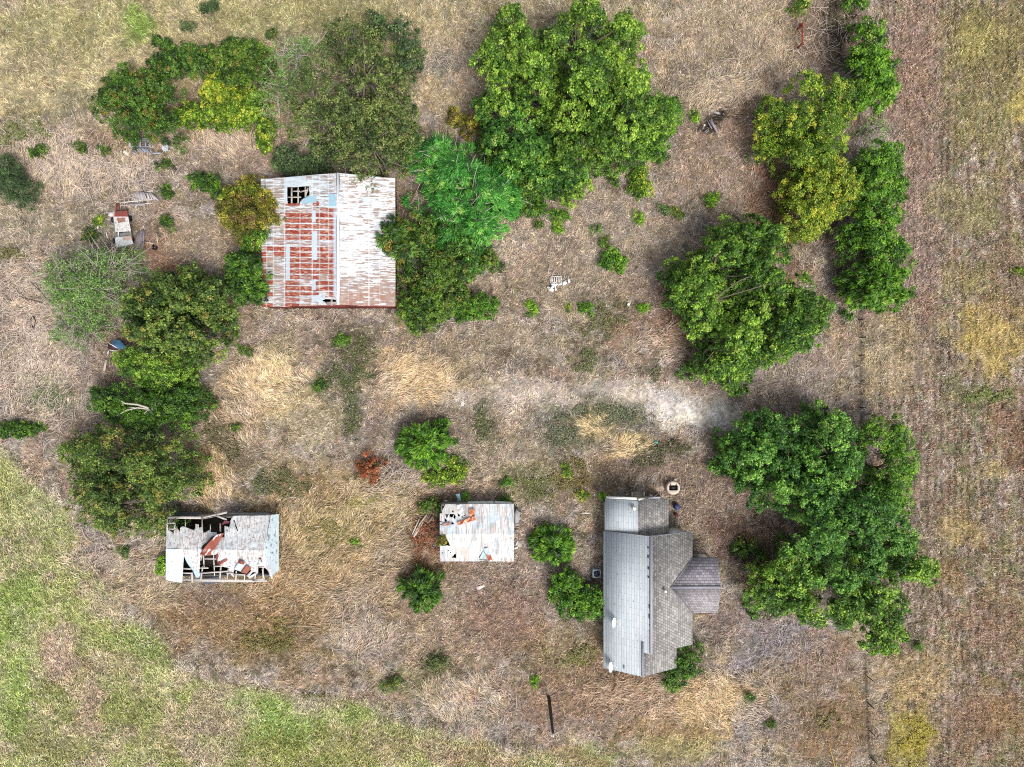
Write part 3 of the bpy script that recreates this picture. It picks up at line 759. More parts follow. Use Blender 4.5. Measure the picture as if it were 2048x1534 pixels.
# north side
tree("dark green bushy tree standing over the broken crate north west", [(272, 205, 78, 66, 4.6), (235, 185, 40, 45, 3.6), (300, 245, 58, 34, 4.0), (265, 162, 42, 30, 3.4)], 'dark', 'fine', group=G, r=.18)
shrub("dark green thicket shrub with two small outliers to its north", [(352, 124, 46, 32, 3.0), (318, 128, 26, 22, 2.2), (398, 118, 36, 26, 3.0), (335, 95, 13, 12, 1.2), (318, 84, 14, 8, 1.0)], 'dark', sub=1.0)
shrub("mottled green and rusty shrub joined to the yellow one below it", [(455, 118, 46, 36, 3.2), (500, 120, 34, 32, 2.8), (480, 158, 36, 24, 2.6), (476, 96, 34, 20, 3.0)], 'vine', sub=1.0)
shrub("yellow leaved shrub in the middle of the northern thicket", [(430, 178, 34, 34, 2.4), (460, 205, 40, 24, 2.2)], 'yellow', sub=.9)
shrub("low green and yellow bushes closing the thicket to the south", [(385, 228, 36, 20, 2.0), (430, 232, 40, 20, 2.2), (478, 226, 40, 22, 2.4), (508, 205, 22, 30, 2.2)], 'yellowgreen', sub=.9)
shrub("narrow yellow green shrub by the corner of the olive tree", [(530, 254, 14, 20, 1.6), (528, 285, 15, 16, 1.5)], 'yellowgreen')
tree("large olive green tree with grey limbs behind the big barn", [(690, 190, 92, 84, 9.0), (755, 225, 74, 70, 8.4), (640, 245, 70, 60, 7.4), (720, 295, 86, 50, 7.4), (740, 120, 64, 46, 7.0), (800, 260, 38, 60, 7.0), (700, 80, 60, 30, 5.2)], 'olive', 'open', group=G, r=.36, over=.15, share=.8, twig=1, sub=1.7, colr=S((128, 118, 108)))
tree("thin grey green tree leaning out of the olive tree westwards", [(585, 140, 56, 56, 6.0), (560, 185, 44, 46, 5.2), (612, 100, 40, 26, 4.8)], 'grey', 'sparse', group=G, r=.16, over=.2, share=.9, twig=2, colr=PALE, dens=1.2)
tree("small dull blue green tree on the north east flank of the olive tree", [(800, 62, 26, 26, 3.2), (815, 102, 22, 26, 3.0), (810, 140, 20, 22, 3.4), (757, 48, 16, 20, 2.4)], 'bluegrey', 'open', group=G, r=.1)
shrub("dim grey green undergrowth shrub between olive tree and barn", [(610, 330, 40, 18, 2.0), (570, 318, 20, 26, 1.8), (640, 300, 26, 24, 2.2)], 'bluegrey', 'open')
tree("tall green tree at the north west of the great grove", [(1040, 90, 66, 62, 8.2), (1010, 165, 56, 66, 7.6), (1075, 160, 44, 62, 8.0), (1025, 48, 36, 24, 6.4)], 'pecan', 'broad', group=G, r=.34, dens=1.15)
tree("biggest broad crowned green tree of the great grove", [(1120, 110, 50, 66, 8.6), (1190, 150, 92, 96, 10.5), (1245, 205, 90, 82, 10.0), (1165, 230, 84, 76, 9.8), (1170, 50, 50, 40, 7.8), (1240, 80, 40, 40, 7.6), (1150, 300, 84, 60, 8.6), (1250, 270, 60, 52, 8.4)], 'pecan', 'broad', group=G, r=.45, dens=1.15)
tree("dark tree at the eastern tip of the great grove", [(1315, 235, 50, 56, 5.4), (1285, 275, 44, 40, 5.0), (1335, 222, 26, 26, 4.2)], 'hedge', 'fine', group=G, r=.2, dens=1.1)
tree("green tree filling the south west side of the great grove", [(1020, 262, 66, 50, 6.6), (1060, 310, 60, 40, 6.0), (1130, 350, 56, 30, 5.0), (990, 220, 36, 30, 5.4)], 'southeast', 'broad', group=G, r=.26)
shrub("dark green understorey bush below the great grove", [(1050, 372, 54, 36, 3.2), (1010, 350, 44, 36, 3.4), (1018, 405, 36, 30, 2.6), (1110, 378, 46, 24, 2.6), (1050, 418, 46, 16, 1.8), (985, 300, 40, 40, 3.6)], 'darkgreen', sub=1.1)
shrub("orange tinged shrub in the gap west of the great grove", [(912, 235, 18, 16, 1.8), (940, 248, 20, 20, 2.2)], 'brownish')
tree("vivid green feathery tree beside the barn's north east corner", [(920, 340, 86, 62, 6.6), (880, 375, 66, 62, 6.2), (955, 385, 66, 62, 6.2), (915, 425, 64, 56, 5.6), (870, 305, 50, 34, 5.0), (985, 375, 46, 46, 5.0), (960, 450, 34, 34, 4.6)], 'mesquite', 'feather', group=G, r=.22, over=.35, share=.8, twig=2, colr=PALE, base=.45, dens=1.25)
shrub("green shrub leaning onto the barn's white roof slope", [(792, 468, 40, 30, 4.8), (820, 495, 36, 34, 4.4), (775, 490, 22, 26, 4.2)], 'dark', 'lance', sub=1.1)
shrub("dark vine covered thicket along the barn's east wall", [(850, 470, 50, 46, 4.4), (855, 545, 60, 50, 4.6), (905, 520, 44, 50, 4.2), (835, 600, 46, 46, 4.0), (890, 590, 44, 46, 3.6), (845, 635, 36, 26, 2.8)], 'vine', 'shrub', sub=1.25, dens=1.1)
shrub("green bushes under the feathery tree's southern edge", [(940, 480, 46, 34, 3.6), (930, 530, 34, 36, 3.2), (915, 455, 30, 30, 3.4)], 'southeast', 'shrub', sub=1.1)
shrub("small leafy bush at the thicket's upper eastern edge", [(975, 523, 28, 22, 2.2)], 'vine')
shrub("round leafy bush at the thicket's lower eastern edge", [(968, 610, 32, 26, 2.6), (925, 622, 28, 22, 2.2)], 'hedge')
# west of the barn
shrub("small dark green bush north west of the barn", [(405, 362, 32, 18, 2.0), (430, 378, 26, 18, 2.2)], 'darkgreen')
tree("yellow and brown leaved tree touching the barn's west eave", [(490, 400, 56, 40, 4.6), (510, 440, 50, 36, 4.8), (470, 430, 36, 26, 3.8), (545, 425, 22, 34, 4.0)], 'brownish', 'fine', group=G, r=.14, dens=1.1)
shrub("yellow topped bush on the west flank of the brown leaved tree", [(466, 402, 30, 26, 4.4), (500, 385, 26, 14, 4.6)], 'yellow')
shrub("lime green bush against the middle of the barn's west side", [(520, 470, 30, 26, 4.6), (500, 488, 20, 16, 4.0)], 'pecan')
tree("dark green round tree by the barn's south west corner", [(500, 545, 44, 42, 4.4), (508, 585, 40, 28, 4.0), (480, 525, 26, 18, 3.4)], 'darkgreen', 'broad', group=G, r=.14)
# west side
tree("sparse grey green tree with bare pale branches by the wrecked car", [(190, 560, 88, 56, 4.6), (165, 610, 78, 56, 4.4), (215, 600, 60, 50, 4.8), (120, 560, 36, 46, 3.8), (150, 665, 50, 26, 3.2), (210, 520, 66, 24, 3.6)], 'grey', 'sparse', group=G, r=.2, over=.12, share=1.0, twig=3, colr=S((176, 168, 156)), dens=1.9, base=.4)
tree("dense dark green tree above the blue metal sheet", [(365, 620, 80, 66, 6.2), (330, 665, 84, 56, 6.0), (400, 660, 62, 56, 5.6), (290, 615, 40, 40, 4.8), (340, 580, 60, 30, 5.0)], 'olivegreen', 'broad', group=G, r=.26, dens=1.15)
tree("lighter green tree pressed to the south of the dense dark one", [(290, 735, 52, 34, 4.6), (335, 740, 50, 32, 4.6), (262, 720, 30, 28, 3.6)], 'pecan', 'fine', group=G, r=.16)
tree("dark thicket tree under the dead white forked branch", [(250, 805, 62, 46, 4.2), (330, 800, 62, 44, 4.2), (375, 815, 36, 40, 3.6), (210, 800, 34, 30, 3.2), (300, 835, 60, 26, 3.4)], 'darkgreen', 'fine', group=G, r=.16, over=.1)
tree("big loose olive tree north west of the collapsed shed", [(300, 920, 92, 66, 7.0), (215, 905, 76, 46, 6.2), (250, 975, 84, 56, 6.6), (190, 985, 62, 46, 5.4), (330, 965, 62, 52, 6.0), (255, 1035, 80, 38, 5.2), (150, 905, 34, 28, 4.2)], 'olivegreen', 'open', group=G, r=.3, over=.1, share=.7, twig=1, sub=1.5, dens=1.1)
shrub("small green bush at the collapsed shed's west wall", [(324, 1128, 10, 22, 1.6)], 'bright')
shrub("dark blue green bush crossing the photo's western edge", [(8, 360, 44, 40, 3.0), (38, 385, 36, 30, 2.6), (10, 330, 26, 20, 2.2)], 'bluegrey', 'feather', sub=1.0)
shrub("flat green bush low on the western edge of the yard", [(30, 862, 42, 17, 1.6), (66, 858, 18, 12, 1.2)], 'darkgreen')
# middle and east
tree("great round green tree alone in the yard's east", [(1490, 545, 104, 84, 8.8), (1440, 600, 96, 84, 8.4), (1545, 610, 96, 96, 9.2), (1500, 690, 96, 76, 8.0), (1390, 560, 46, 54, 5.8), (1450, 730, 56, 38, 5.4), (1600, 650, 42, 50, 6.6), (1410, 640, 40, 40, 6.0), (1500, 480, 76, 34, 6.8)], 'round', 'broad', group=G, r=.42, dens=1.15)
tree("yellow green tree at the north of the eastern hedge row", [(1630, 190, 66, 54, 6.2), (1590, 240, 66, 60, 6.4), (1650, 265, 66, 66, 6.6), (1610, 310, 60, 40, 5.6), (1680, 200, 36, 36, 5.0)], 'yellowgreen', 'fine', group=G, r=.24, dens=1.1)
tree("bright yellow tree between round tree and eastern hedge", [(1650, 370, 66, 46, 5.6), (1620, 420, 54, 46, 5.2), (1680, 380, 38, 46, 5.2), (1605, 460, 32, 26, 4.0)], 'yellow', 'fine', group=G, r=.2, dens=1.1)
tree("upright green tree at the fence in the north east", [(1735, 80, 32, 46, 5.0), (1740, 140, 42, 50, 5.4), (1760, 175, 32, 36, 4.6)], 'hedge', 'broad', group=G, r=.16)
shrub("green bush cut by the photo's upper edge at the fence", [(1710, 2, 28, 12, 2.6)], 'hedge')
shrub("thin grey bush with bare twigs in the hedge gap", [(1750, 255, 32, 26, 2.4)], 'grey', 'sparse', over=.25, share=1.0, twig=3, colr=S((160, 150, 146)))
tree("northern tree of the dense green hedge row", [(1765, 325, 42, 38, 5.2), (1740, 365, 44, 40, 5.2), (1785, 375, 30, 36, 4.6)], 'hedge', 'broad', group=G, r=.16)
tree("middle tree of the dense green hedge row", [(1750, 430, 52, 44, 5.0), (1735, 480, 50, 36, 4.8), (1780, 500, 32, 34, 4.4)], 'hedge', 'broad', group=G, r=.16)
tree("southernmost tree of the dense green hedge row", [(1755, 560, 54, 40, 4.6), (1740, 590, 46, 28, 3.8), (1790, 595, 26, 26, 3.4)], 'hedge', 'lance', group=G, r=.14)
tree("north western tree of the south east grove", [(1540, 870, 62, 42, 6.2), (1520, 935, 66, 56, 6.6), (1570, 970, 66, 56, 7.0), (1490, 910, 46, 40, 4.8)], 'southeast', 'broad', group=G, r=.28, dens=1.15)
tree("tree with a pointed northern bough in the south east grove", [(1655, 860, 40, 44, 6.4), (1660, 925, 62, 52, 7.4), (1620, 1000, 60, 50, 7.6), (1690, 985, 62, 56, 7.8)], 'southeast', 'broad', group=G, r=.32, dens=1.1)
tree("yellowish edged tree on the field side of the south east grove", [(1775, 880, 50, 40, 6.0), (1785, 935, 42, 50, 6.2), (1770, 1000, 52, 46, 6.4)], 'hedge', 'fine', group=G, r=.24)
tree("largest tree in the heart of the south east grove", [(1640, 1080, 76, 66, 8.4), (1730, 1060, 76, 66, 8.0), (1700, 1130, 86, 66, 8.4), (1790, 1100, 56, 60, 7.2)], 'southeast', 'broad', group=G, r=.4, dens=1.1)
tree("bright green tree at the south west of the south east grove", [(1590, 1150, 66, 52, 6.8), (1545, 1190, 46, 46, 5.4), (1610, 1210, 52, 52, 6.0)], 'round', 'broad', group=G, r=.26)
tree("southern tree of the grove ending in a leafy point", [(1690, 1200, 66, 52, 6.8), (1750, 1200, 62, 62, 6.6), (1760, 1260, 46, 46, 5.4), (1820, 1130, 42, 40, 5.6)], 'round', 'broad', group=G, r=.28, dens=1.1)
# bushes standing alone
GB = "bushes standing alone in the dry grass"
shrub("largest lone round bush, north of the small white roofed shed", [(852, 888, 56, 50, 3.4)], 'hedge', 'lance', group=GB, sub=.75, dens=1.25)
shrub("lone round bush between the small shed and the house", [(1103, 1092, 42, 44, 2.8)], 'hedge', 'lance', group=GB, sub=.7, dens=1.25)
shrub("lone dark bush south of the small white roofed shed", [(842, 1182, 42, 44, 2.8)], 'darkgreen', 'lance', group=GB, sub=.7, dens=1.25)
shrub("big bush hugging the house's west wall below the air conditioner", [(1147, 1197, 44, 46, 3.8), (1180, 1212, 30, 32, 3.9), (1133, 1165, 32, 26, 3.0)], 'hedge', 'broad', sub=1.1, dens=1.15)
shrub("dense dark bush at the house's south east corner", [(1370, 1325, 42, 38, 3.4), (1345, 1360, 30, 20, 2.2)], 'darkgreen', 'fine', sub=1.0, dens=1.2)
shrub("small leafy bush east of the broken white pallet", [(1222, 518, 22, 22, 1.6), (1240, 528, 10, 12, 1.2)], 'hedge', 'broad', group=GB, dens=1.1)
shrub("dark red brown bush dying beside the dead branches", [(742, 938, 28, 32, 1.3)], 'rust', 'open', dens=1.1)
shrub("yellow green weeds south of the largest lone bush", [(915, 935, 26, 26, 1.0), (880, 955, 36, 14, .9)], 'yellowgreen', 'open')
shrub("bramble with green leaves at the small shed's north west corner", [(884, 1016, 9, 10, 1.6), (862, 1008, 12, 8, 1.2), (846, 1016, 10, 7, 1.0)], 'vine', 'open')
shrub("leafy vine creeping over the small shed's western roof edge", [(888, 1078, 10, 14, 2.9)], 'brownish', 'shrub')
shrub("dark twiggy bush beside the south east grove's gap", [(1490, 1095, 26, 20, 1.4)], 'dark', 'open')
shrub("green bush sprouting over the red gate post", [(1602, 12, 16, 14, 1.6)], 'yellowgreen', 'open')
shrub("yellow green bush below the great grove's south edge", [(1280, 350, 22, 18, 1.3), (1280, 375, 24, 16, 1.2)], 'yellowgreen', 'open')
shrub("sapling bush against the house's north west corner", [(1205, 995, 9, 10, 1.6)], 'bright')
# small green clumps, each a plant of its own
SM = [
 (75, 304, 24, 14, 'dark', "green clump among pale stems at the far north west"), (332, 384, 15, 16, 'darkgreen', "dark clump beside the fanned planks near the wreck"), (332, 446, 15, 14, 'darkgreen', "oval dark clump east of the wrecked car"),
 (178, 468, 19, 17, 'dark', "dark clump directly west of the wrecked car"), (198, 440, 14, 9, 'yellowgreen', "yellow green clump west of the car's rusty roof"), (160, 298, 17, 9, 'vine', "thin weed clump west of the broken crate"),
 (328, 330, 20, 10, 'vine', "weed clump beside the leaning dark post"), (208, 300, 14, 10, 'vine', "weed clump hugging the white stone by the crate"), (1062, 614, 15, 14, 'bright', "bright clump south west of the white pallet"),
 (1171, 616, 14, 15, 'hedge', "leafy clump south east of the white pallet"), (1137, 617, 6, 6, 'yellowgreen', "tiny clump between the two bright ones below the pallet"), (1286, 614, 10, 11, 'bright', "clump just east of the white pipe cap"),
 (1114, 456, 11, 11, 'bright', "bright clump north of the white pallet"), (1278, 434, 13, 13, 'bright', "bright clump south of the yellow green bush"), (1355, 427, 9, 9, 'yellowgreen', "little clump north of the great round tree"),
 (1420, 402, 18, 16, 'bright', "bright clump nearest the bare soil in the north east"), (1196, 457, 12, 9, 'grey', "faint grey clump north of the leafy sapling bush"), (1210, 485, 9, 11, 'vine', "dull clump touching the leafy sapling bush"),
 (1332, 418, 14, 9, 'grey', "faded clump west of the little one in the north"), (1392, 231, 9, 10, 'bright', "clump at the eastern tip of the great grove by the stakes"), (1320, 315, 10, 13, 'hedge', "clump under the dark eastern grove tree"),
 (1228, 360, 14, 10, 'vine', "dull clump beneath the great grove's south east"), (1115, 430, 26, 12, 'hedge', "green clump trailing from the grove's understorey"), (1075, 450, 11, 8, 'vine', "dull clump south of the understorey"),
 (1132, 940, 11, 12, 'yellowgreen', "yellow green clump north of the house and west of the well"), (785, 1368, 26, 16, 'olivegreen', "broad olive clump in the southern grass"), (1070, 1362, 8, 12, 'bright', "bright clump north of the utility pole"),
 (1165, 990, 14, 9, 'yellow', "yellow weed clump by the house's north west corner"), (1015, 963, 14, 9, 'hedge', "green clump west of the yellow green one"), (420, 14, 20, 16, 'bluegrey', "grey green clump at the northern edge of the meadow"),
 (376, 50, 14, 10, 'bluegrey', "smaller grey clump below the one at the meadow's edge"), (545, 66, 12, 7, 'dark', "dark clump in the meadow north of the thicket"), (1440, 888, 14, 12, 'vine', "dull clump west of the south east grove"),
 (1500, 1395, 12, 12, 'dark', "dark clump east of the house in the golden grass"), (470, 855, 12, 9, 'vine', "dull clump at the edge of the golden straw"), (640, 775, 14, 12, 'darkgreen', "dark clump in the weedy strip south of the barn"),
 (680, 680, 16, 9, 'hedge', "green clump on the weedy strip near the barn"), (900, 1060, 4, 4, 'yellow', "tiny yellow weed by the shed roof"), (935, 997, 9, 7, 'bright', "green weed growing behind the small shed's blue tin"),
 (1010, 1000, 14, 5, 'hedge', "low green growth along the small shed's north wall"), (1540, 1450, 10, 6, 'vine', "dull clump in the south east corner of the yard"), (715, 1085, 9, 7, 'bright', "bright little clump east of the collapsed shed"),
 (1835, 1293, 9, 6, 'hedge', "small green clump on the field edge below the grove"), (2040, 542, 14, 5, 'yellowgreen', "green clump at the field's eastern margin"), (1390, 1120, 8, 10, 'hedge', "green clump at the corner of porch and house"),
 (870, 1322, 22, 16, 'olive', "olive brown clump north east of the broad olive one"), (250, 1102, 12, 8, 'dark', "dark clump in the meadow under the olive tree"), (490, 700, 12, 10, 'vine', "dull clump south west of the barn"),
]
for i, (sx, sy, srx, sry, sp_, lab) in enumerate(SM):
    if lab.startswith("tiny yellow weed by"): continue
    L_ = [(sx, sy, srx * .62, sry * .62, .35 + min(srx, sry) * .045)]
    q_ = random.Random(i)
    for _ in range(3 + int(max(srx, sry) / 7)):
        t_ = q_.uniform(0, 6.28); f_ = q_.uniform(.35, .85)
        L_.append((sx + srx * f_ * math.cos(t_), sy + sry * f_ * math.sin(t_), max(2.5, srx * .3), max(2.5, sry * .3), .3 + min(srx, sry) * .025))
    shrub(lab, L_, sp_, 'tuft', group="small green clumps in the yard", name="weed_clump", sub=.42, dens=.62)
# ------------------------------------------------------------------ sheets: roofs seen from above
def sheet(name, A, B, C, D, res, colf, mat, parent=None, hole=None, keep=None, disp=None, thick=.025, origin=None):
    """a roof slope A-B-C-D (world corners); colour, holes and outline are given where the sheet lies"""
    A, B, C, D = (np.array(p, float) for p in (A, B, C, D))
    nu = max(2, int(max(np.linalg.norm(B - A), np.linalg.norm(C - D)) / res)); nv = max(2, int(max(np.linalg.norm(D - A), np.linalg.norm(C - B)) / (res * .7)))
    u, v = np.meshgrid(np.linspace(0, 1, nu + 1), np.linspace(0, 1, nv + 1), indexing='ij')
    U = u[..., None]; W = v[..., None]
    V = (A * (1 - U) + B * U) * (1 - W) + (D * (1 - U) + C * U) * W
    kk = FPX / (CAMH - V[..., 2]); px = 1024 + V[..., 0] * kk; py = 767 - V[..., 1] * kk
    if disp is not None: V[..., 2] += disp(px, py)
    cols = colf(px, py)
    ii = np.arange((nu + 1) * (nv + 1)).reshape(nu + 1, nv + 1)
    F = np.stack([ii[:-1, :-1], ii[:-1, 1:], ii[1:, 1:], ii[1:, :-1]], -1).reshape(-1, 4)
    V = V.reshape(-1, 3); cols = cols.reshape(-1, 3)
    n_ = np.cross(V[F[0][1]] - V[F[0][0]], V[F[0][3]] - V[F[0][0]])
    if n_[2] < 0: F = F[:, ::-1]
    cx = px.reshape(-1)[F].mean(1); cy = py.reshape(-1)[F].mean(1)
    ok = np.ones(len(F), bool)
    if keep is not None:
        k_ = np.zeros(len(F), bool)
        for pl in keep: k_ |= inpoly(cx, cy, pl)
        ok &= k_
    if hole is not None:
        for pl in hole: ok &= ~inpoly(cx, cy, pl)
    F = F[ok]
    used = np.unique(F); mp = -np.ones(len(V), int); mp[used] = np.arange(len(used))
    o = mk(name, V[used], mp[F], mat, parent, cols[used], origin)
    sm = o.modifiers.new("thickness", 'SOLIDIFY'); sm.thickness = thick; sm.offset = -1
    return o

def lerp(a, b, t): return a * (1 - t[..., None]) + b * t[..., None]
def const(c, amp=.15, s=4, seed=300):
    c = S(c)
    return lambda px, py: c * (1 + amp * 2 * (fbm(px / s, py / s, seed, 3) - .5))[..., None]

WHITE = S((220, 223, 222)); BLUEW = S((190, 203, 212)); BLUET = S((150, 184, 200)); RED = S((132, 48, 34)); BRN = S((132, 96, 74)); DKB = S((70, 54, 46))
def hsh(a, b, seed):
    _ = vn(0, 0, seed)
    return _T[seed][np.asarray(a, int) & 255, np.asarray(b, int) & 255]

# ------------------------------------------------------------------ the big barn
def barn_west(px, py):
    tilt = (px - 600) * -.012
    y = py + tilt + 1.5 * (fbm(px / 30, py / 30, 311, 2) - .5)
    row = np.floor((y - 345) / 11.3); fr = (y - 345) / 11.3 - row
    edges = np.array([0, 533, 547, 569.5, 600, 624.5, 639, 657, 674, 700])
    ci = np.searchsorted(edges, px)
    cell = hsh(row * 7 + 3, ci * 5 + 1, 312); cell2 = hsh(row * 3 + 11, ci * 9 + 2, 313)
    band = sst(412, 424, py) * (1 - .4 * sst(570, 604, py)); band = np.maximum(band, .08)
    colw = np.where(px < 569.5, .55 * sst(440, 490, py), 1.0)
    prob = .93 * band * colw
    redc = (cell < prob).astype(float)
    redc = np.where((py > 480) & (py < 493) , redc * .3, redc)
    base = lerp(WHITE * np.ones(px.shape + (3,)), BLUEW, fbm(px / 20, py / 20, 314, 3))
    st = fbm(px / 15, py / 1.5, 315, 4)                        # weather streaks run down the slope
    lo = np.where(px < 569.5, .34, .40) + np.where((py > 345) & (py < 415), .02, 0) - .05 * sst(520, 600, py)
    base = lerp(base, BRN, sst(lo, lo + .22, st) * .75)
    base = lerp(base, DKB, sst(.66, .76, fbm(px / 12, py / 1.1, 316, 2)) * .6)
    # rusted cells
    rc = lerp(RED * np.ones(px.shape + (3,)), S((170, 92, 70)), sst(.3, .8, fbm(px / 8, py / 2, 317, 3)))
    rc = lerp(rc, S((196, 160, 140)), sst(.58, .75, fbm(px / 6, py / 1.2, 318, 2)))
    inner = sst(.10, .2, fr + .1 * (st - .5)) * (1 - sst(.86, .96, fr))
    amt = redc * inner * sst(.0, .3, cell2 + .3 * st)
    base = lerp(base, rc, amt)
    half = ((cell >= prob) & (cell < prob + .3) & (py > 415)).astype(float) * inner
    base = lerp(base, S((176, 134, 112)), half * .6 * sst(.35, .6, st))
    # seams between sheets and replaced strips
    for e in edges[1:-1]:
        base = lerp(base, WHITE, np.exp(-((px - e) / .9) ** 2) * (.8 if e in (569.5, 624.5) else .5))
    base = lerp(base, WHITE, (1 - sst(.0, .12, fr)) * .75 * sst(410, 425, py))
    for (a, b, c, d, q) in ((624.5, 420, 632, 445, .95), (624.5, 462, 634, 520, .95), (624.5, 560, 632, 580, .9), (571, 488, 580, 560, .9), (569.5, 350, 575, 408, .9), (575, 350, 612, 374, .75), (655, 425, 675, 600, .0), (625, 590, 650, 605, .9)):
        m = ((px > a) & (px < c) & (py > b) & (py < d)).astype(float) * q
        base = lerp(base, BLUEW, m)
    base = lerp(base, BLUEW, sst(664, 670, px) * sst(410, 430, py) * .85)
    m = inpoly(px, py, [(603, 394), (633, 391), (633, 405), (604, 408)]) | inpoly(px, py, [(656.5, 388), (671.5, 388), (672.5, 412), (658, 413.5)])
    base = lerp(base, BLUET, m * .95)
    base = lerp(base, BRN * .8, sst(.55, .62, fbm(px / 5, py / 5, 319, 2)) * (py > 520) * (px > 580) * .25)
    base = lerp(base, S((214, 190, 96)), np.exp(-((px - 541) ** 2 + (py - 384) ** 2) / 12))
    return base

def barn_east(px, py):
    base = lerp(WHITE * np.ones(px.shape + (3,)), BLUEW, sst(.3, .8, fbm(px / 26, py / 22, 321, 3)) * .8)
    st = fbm(px / 16, py / 1.6, 322, 4)
    thr = .55 - .20 * sst(530, 600, py) + .05 * sst(400, 440, py) * (1 - sst(480, 520, py)) - .08 * (1 - sst(350, 370, py)) - .04 * sst(740, 780, px)
    base = lerp(base, S((140, 106, 86)), sst(0, .12, st - thr + .05) * .85)
    base = lerp(base, S((120, 108, 104)), sst(.64, .74, fbm(px / 12, py / 1.2, 323, 2)) * .55)
    base = lerp(base, S((150, 92, 66)), sst(.5, .66, fbm(px / 9, py / 3, 324, 2)) * sst(565, 600, py) * .6)
    for e in (697, 717, 738, 759):
        base = lerp(base, WHITE, np.exp(-((px - e) / .8) ** 2) * (.8 if e == 738 else .25))
    for e in (461, 508, 554):
        base = lerp(base, S((120, 116, 112)), np.exp(-((py - e - (px - 676) * .02) / .7) ** 2) * .6 * (px < 745))
    base = lerp(base, BLUEW, ((px > 727) & (px < 737) & (py > 394) & (py < 410)) * .9)
    return base

b0 = P(655, 490, 0); b0[2] = 0
barn = thing("barn", (b0[0], b0[1], 0), "large barn with rust streaked tin gable roof, white on its east slope", "barn")
he, hr, hl = 3.5, 5.5, 3.1
NR = P(675.5, 345.5, hr); SR = P(675.8, 609.5, hr)
NE = P(790.5, 356.5, he); SE = P(791, 613, he)
NW = P(569.5, 354.5, 3.75); SW = P(569.5, 613.2, 3.75)
NL = P(521, 357.5, hl); SL = P(524, 614.5, hl)
sag = lambda a: (lambda px, py: a * (fbm(px / 60, py / 60, 331, 3) - .5) + .02 * np.sin(px * 3.0) * 0)
H1 = [[(574, 374.5), (617, 372.5), (619, 390), (608, 396), (602, 400), (599, 406.5), (575, 407)], [(644, 601.5), (651, 598), (675, 600), (675, 609), (654, 609.5), (650, 604)]]
wr = thing  # (alias kept short)
ob = sheet("west_roof_slope", NR, NW, SW, SR, .07, barn_west, M_tin, barn, hole=H1, disp=sag(.16))
ob["label"] = "rusty red and white roof slope with square holes"
sheet("west_lean_to_roof", NW + (0, 0, -.01), NL, SL, SW + (0, 0, -.01), .07, barn_west, M_tin, barn, disp=sag(.16))
ob = sheet("east_roof_slope", NR, NE, SE, SR, .07, barn_east, M_tin, barn, disp=sag(.12))
ob["label"] = "white roof slope browned towards its south end"
mb = MB(); c = S((236, 240, 242))
mb.prism([NR + (-.20, 0, -.05), SR + (-.20, 0, -.05), SR + (.20, 0, -.08), NR + (.20, 0, -.08)], [NR + (-.03, 0, .05), SR + (-.03, 0, .05), SR + (.03, 0, .05), NR + (.03, 0, .05)], c)
mb.build("ridge_cap", M_tin, barn)
# walls
rd = S((134, 62, 56))
def wall(mb, x0, y0, x1, y1, z1, c, t=.12, z2=None):
    """a wall between two points, its top z1 at the first and z2 at the second"""
    z2 = z1 if z2 is None else z2
    p = np.array([x0, y0, 0]); q = np.array([x1, y1, 0]); d = unit(q - p); n = np.array([-d[1], d[0], 0]) * t / 2
    mb.prism([p - n, q - n, q + n, p + n], [p - n + (0, 0, z1), q - n + (0, 0, z2), q + n + (0, 0, z2), p + n + (0, 0, z1)], c)
yS = SE[1] + .22; yN = NE[1] - .25
xl, xm, xr_, xw = NL[0] + .2, NR[0], NE[0] - .5, NW[0]
mb = MB()
for y_ in (yS, yN):
    wall(mb, xl, y_, xw, y_, hl - .1, rd, z2=3.68); wall(mb, xw, y_, xm, y_, 3.68, rd, z2=hr - .1); wall(mb, xm, y_, xr_, y_, hr - .1, rd, z2=he - .12)
wall(mb, xl, yS, xl, yN, hl - .12, rd); wall(mb, xr_, yS, xr_, yN, he - .14, rd)
mb.build("wall", M_paint, barn)
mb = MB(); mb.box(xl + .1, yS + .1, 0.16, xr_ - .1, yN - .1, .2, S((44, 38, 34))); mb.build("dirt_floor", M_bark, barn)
# timbers that show in the two holes
wd = S((176, 168, 160))
def west_z(px_, py_):  # height of the west slope over a photograph point
    t = (675.5 - px_) / (675.5 - 569.5); return hr + (3.75 - hr) * t
for (a, b, c_, d_) in ((583.5, 372, 583.5, 408), (596.5, 372, 596.5, 408), (611, 372, 611, 394), (616, 376, 611, 392)):
    MB().bar(P(a, b, west_z(a, b) - .12), P(c_, d_, west_z(c_, d_) - .12), .14, .12, wd).build("rafter", M_wood, barn)
for (a, b, c_, d_) in ((573, 394.5, 602, 394.5), (584, 382.5, 600, 382.5), (600, 384, 616, 379.5)):
    MB().bar(P(a, b, west_z(a, b) - .06), P(c_, d_, west_z(c_, d_) - .06), .12, .08, wd).build("purlin", M_wood, barn)
for (a, b, c_, d_) in ((663.5, 598, 663.5, 611), (652, 605.5, 675, 605.5)):
    MB().bar(P(a, b, west_z(a, b) - .10), P(c_, d_, west_z(c_, d_) - .10), .18, .10, wd).build("purlin", M_wood, barn)

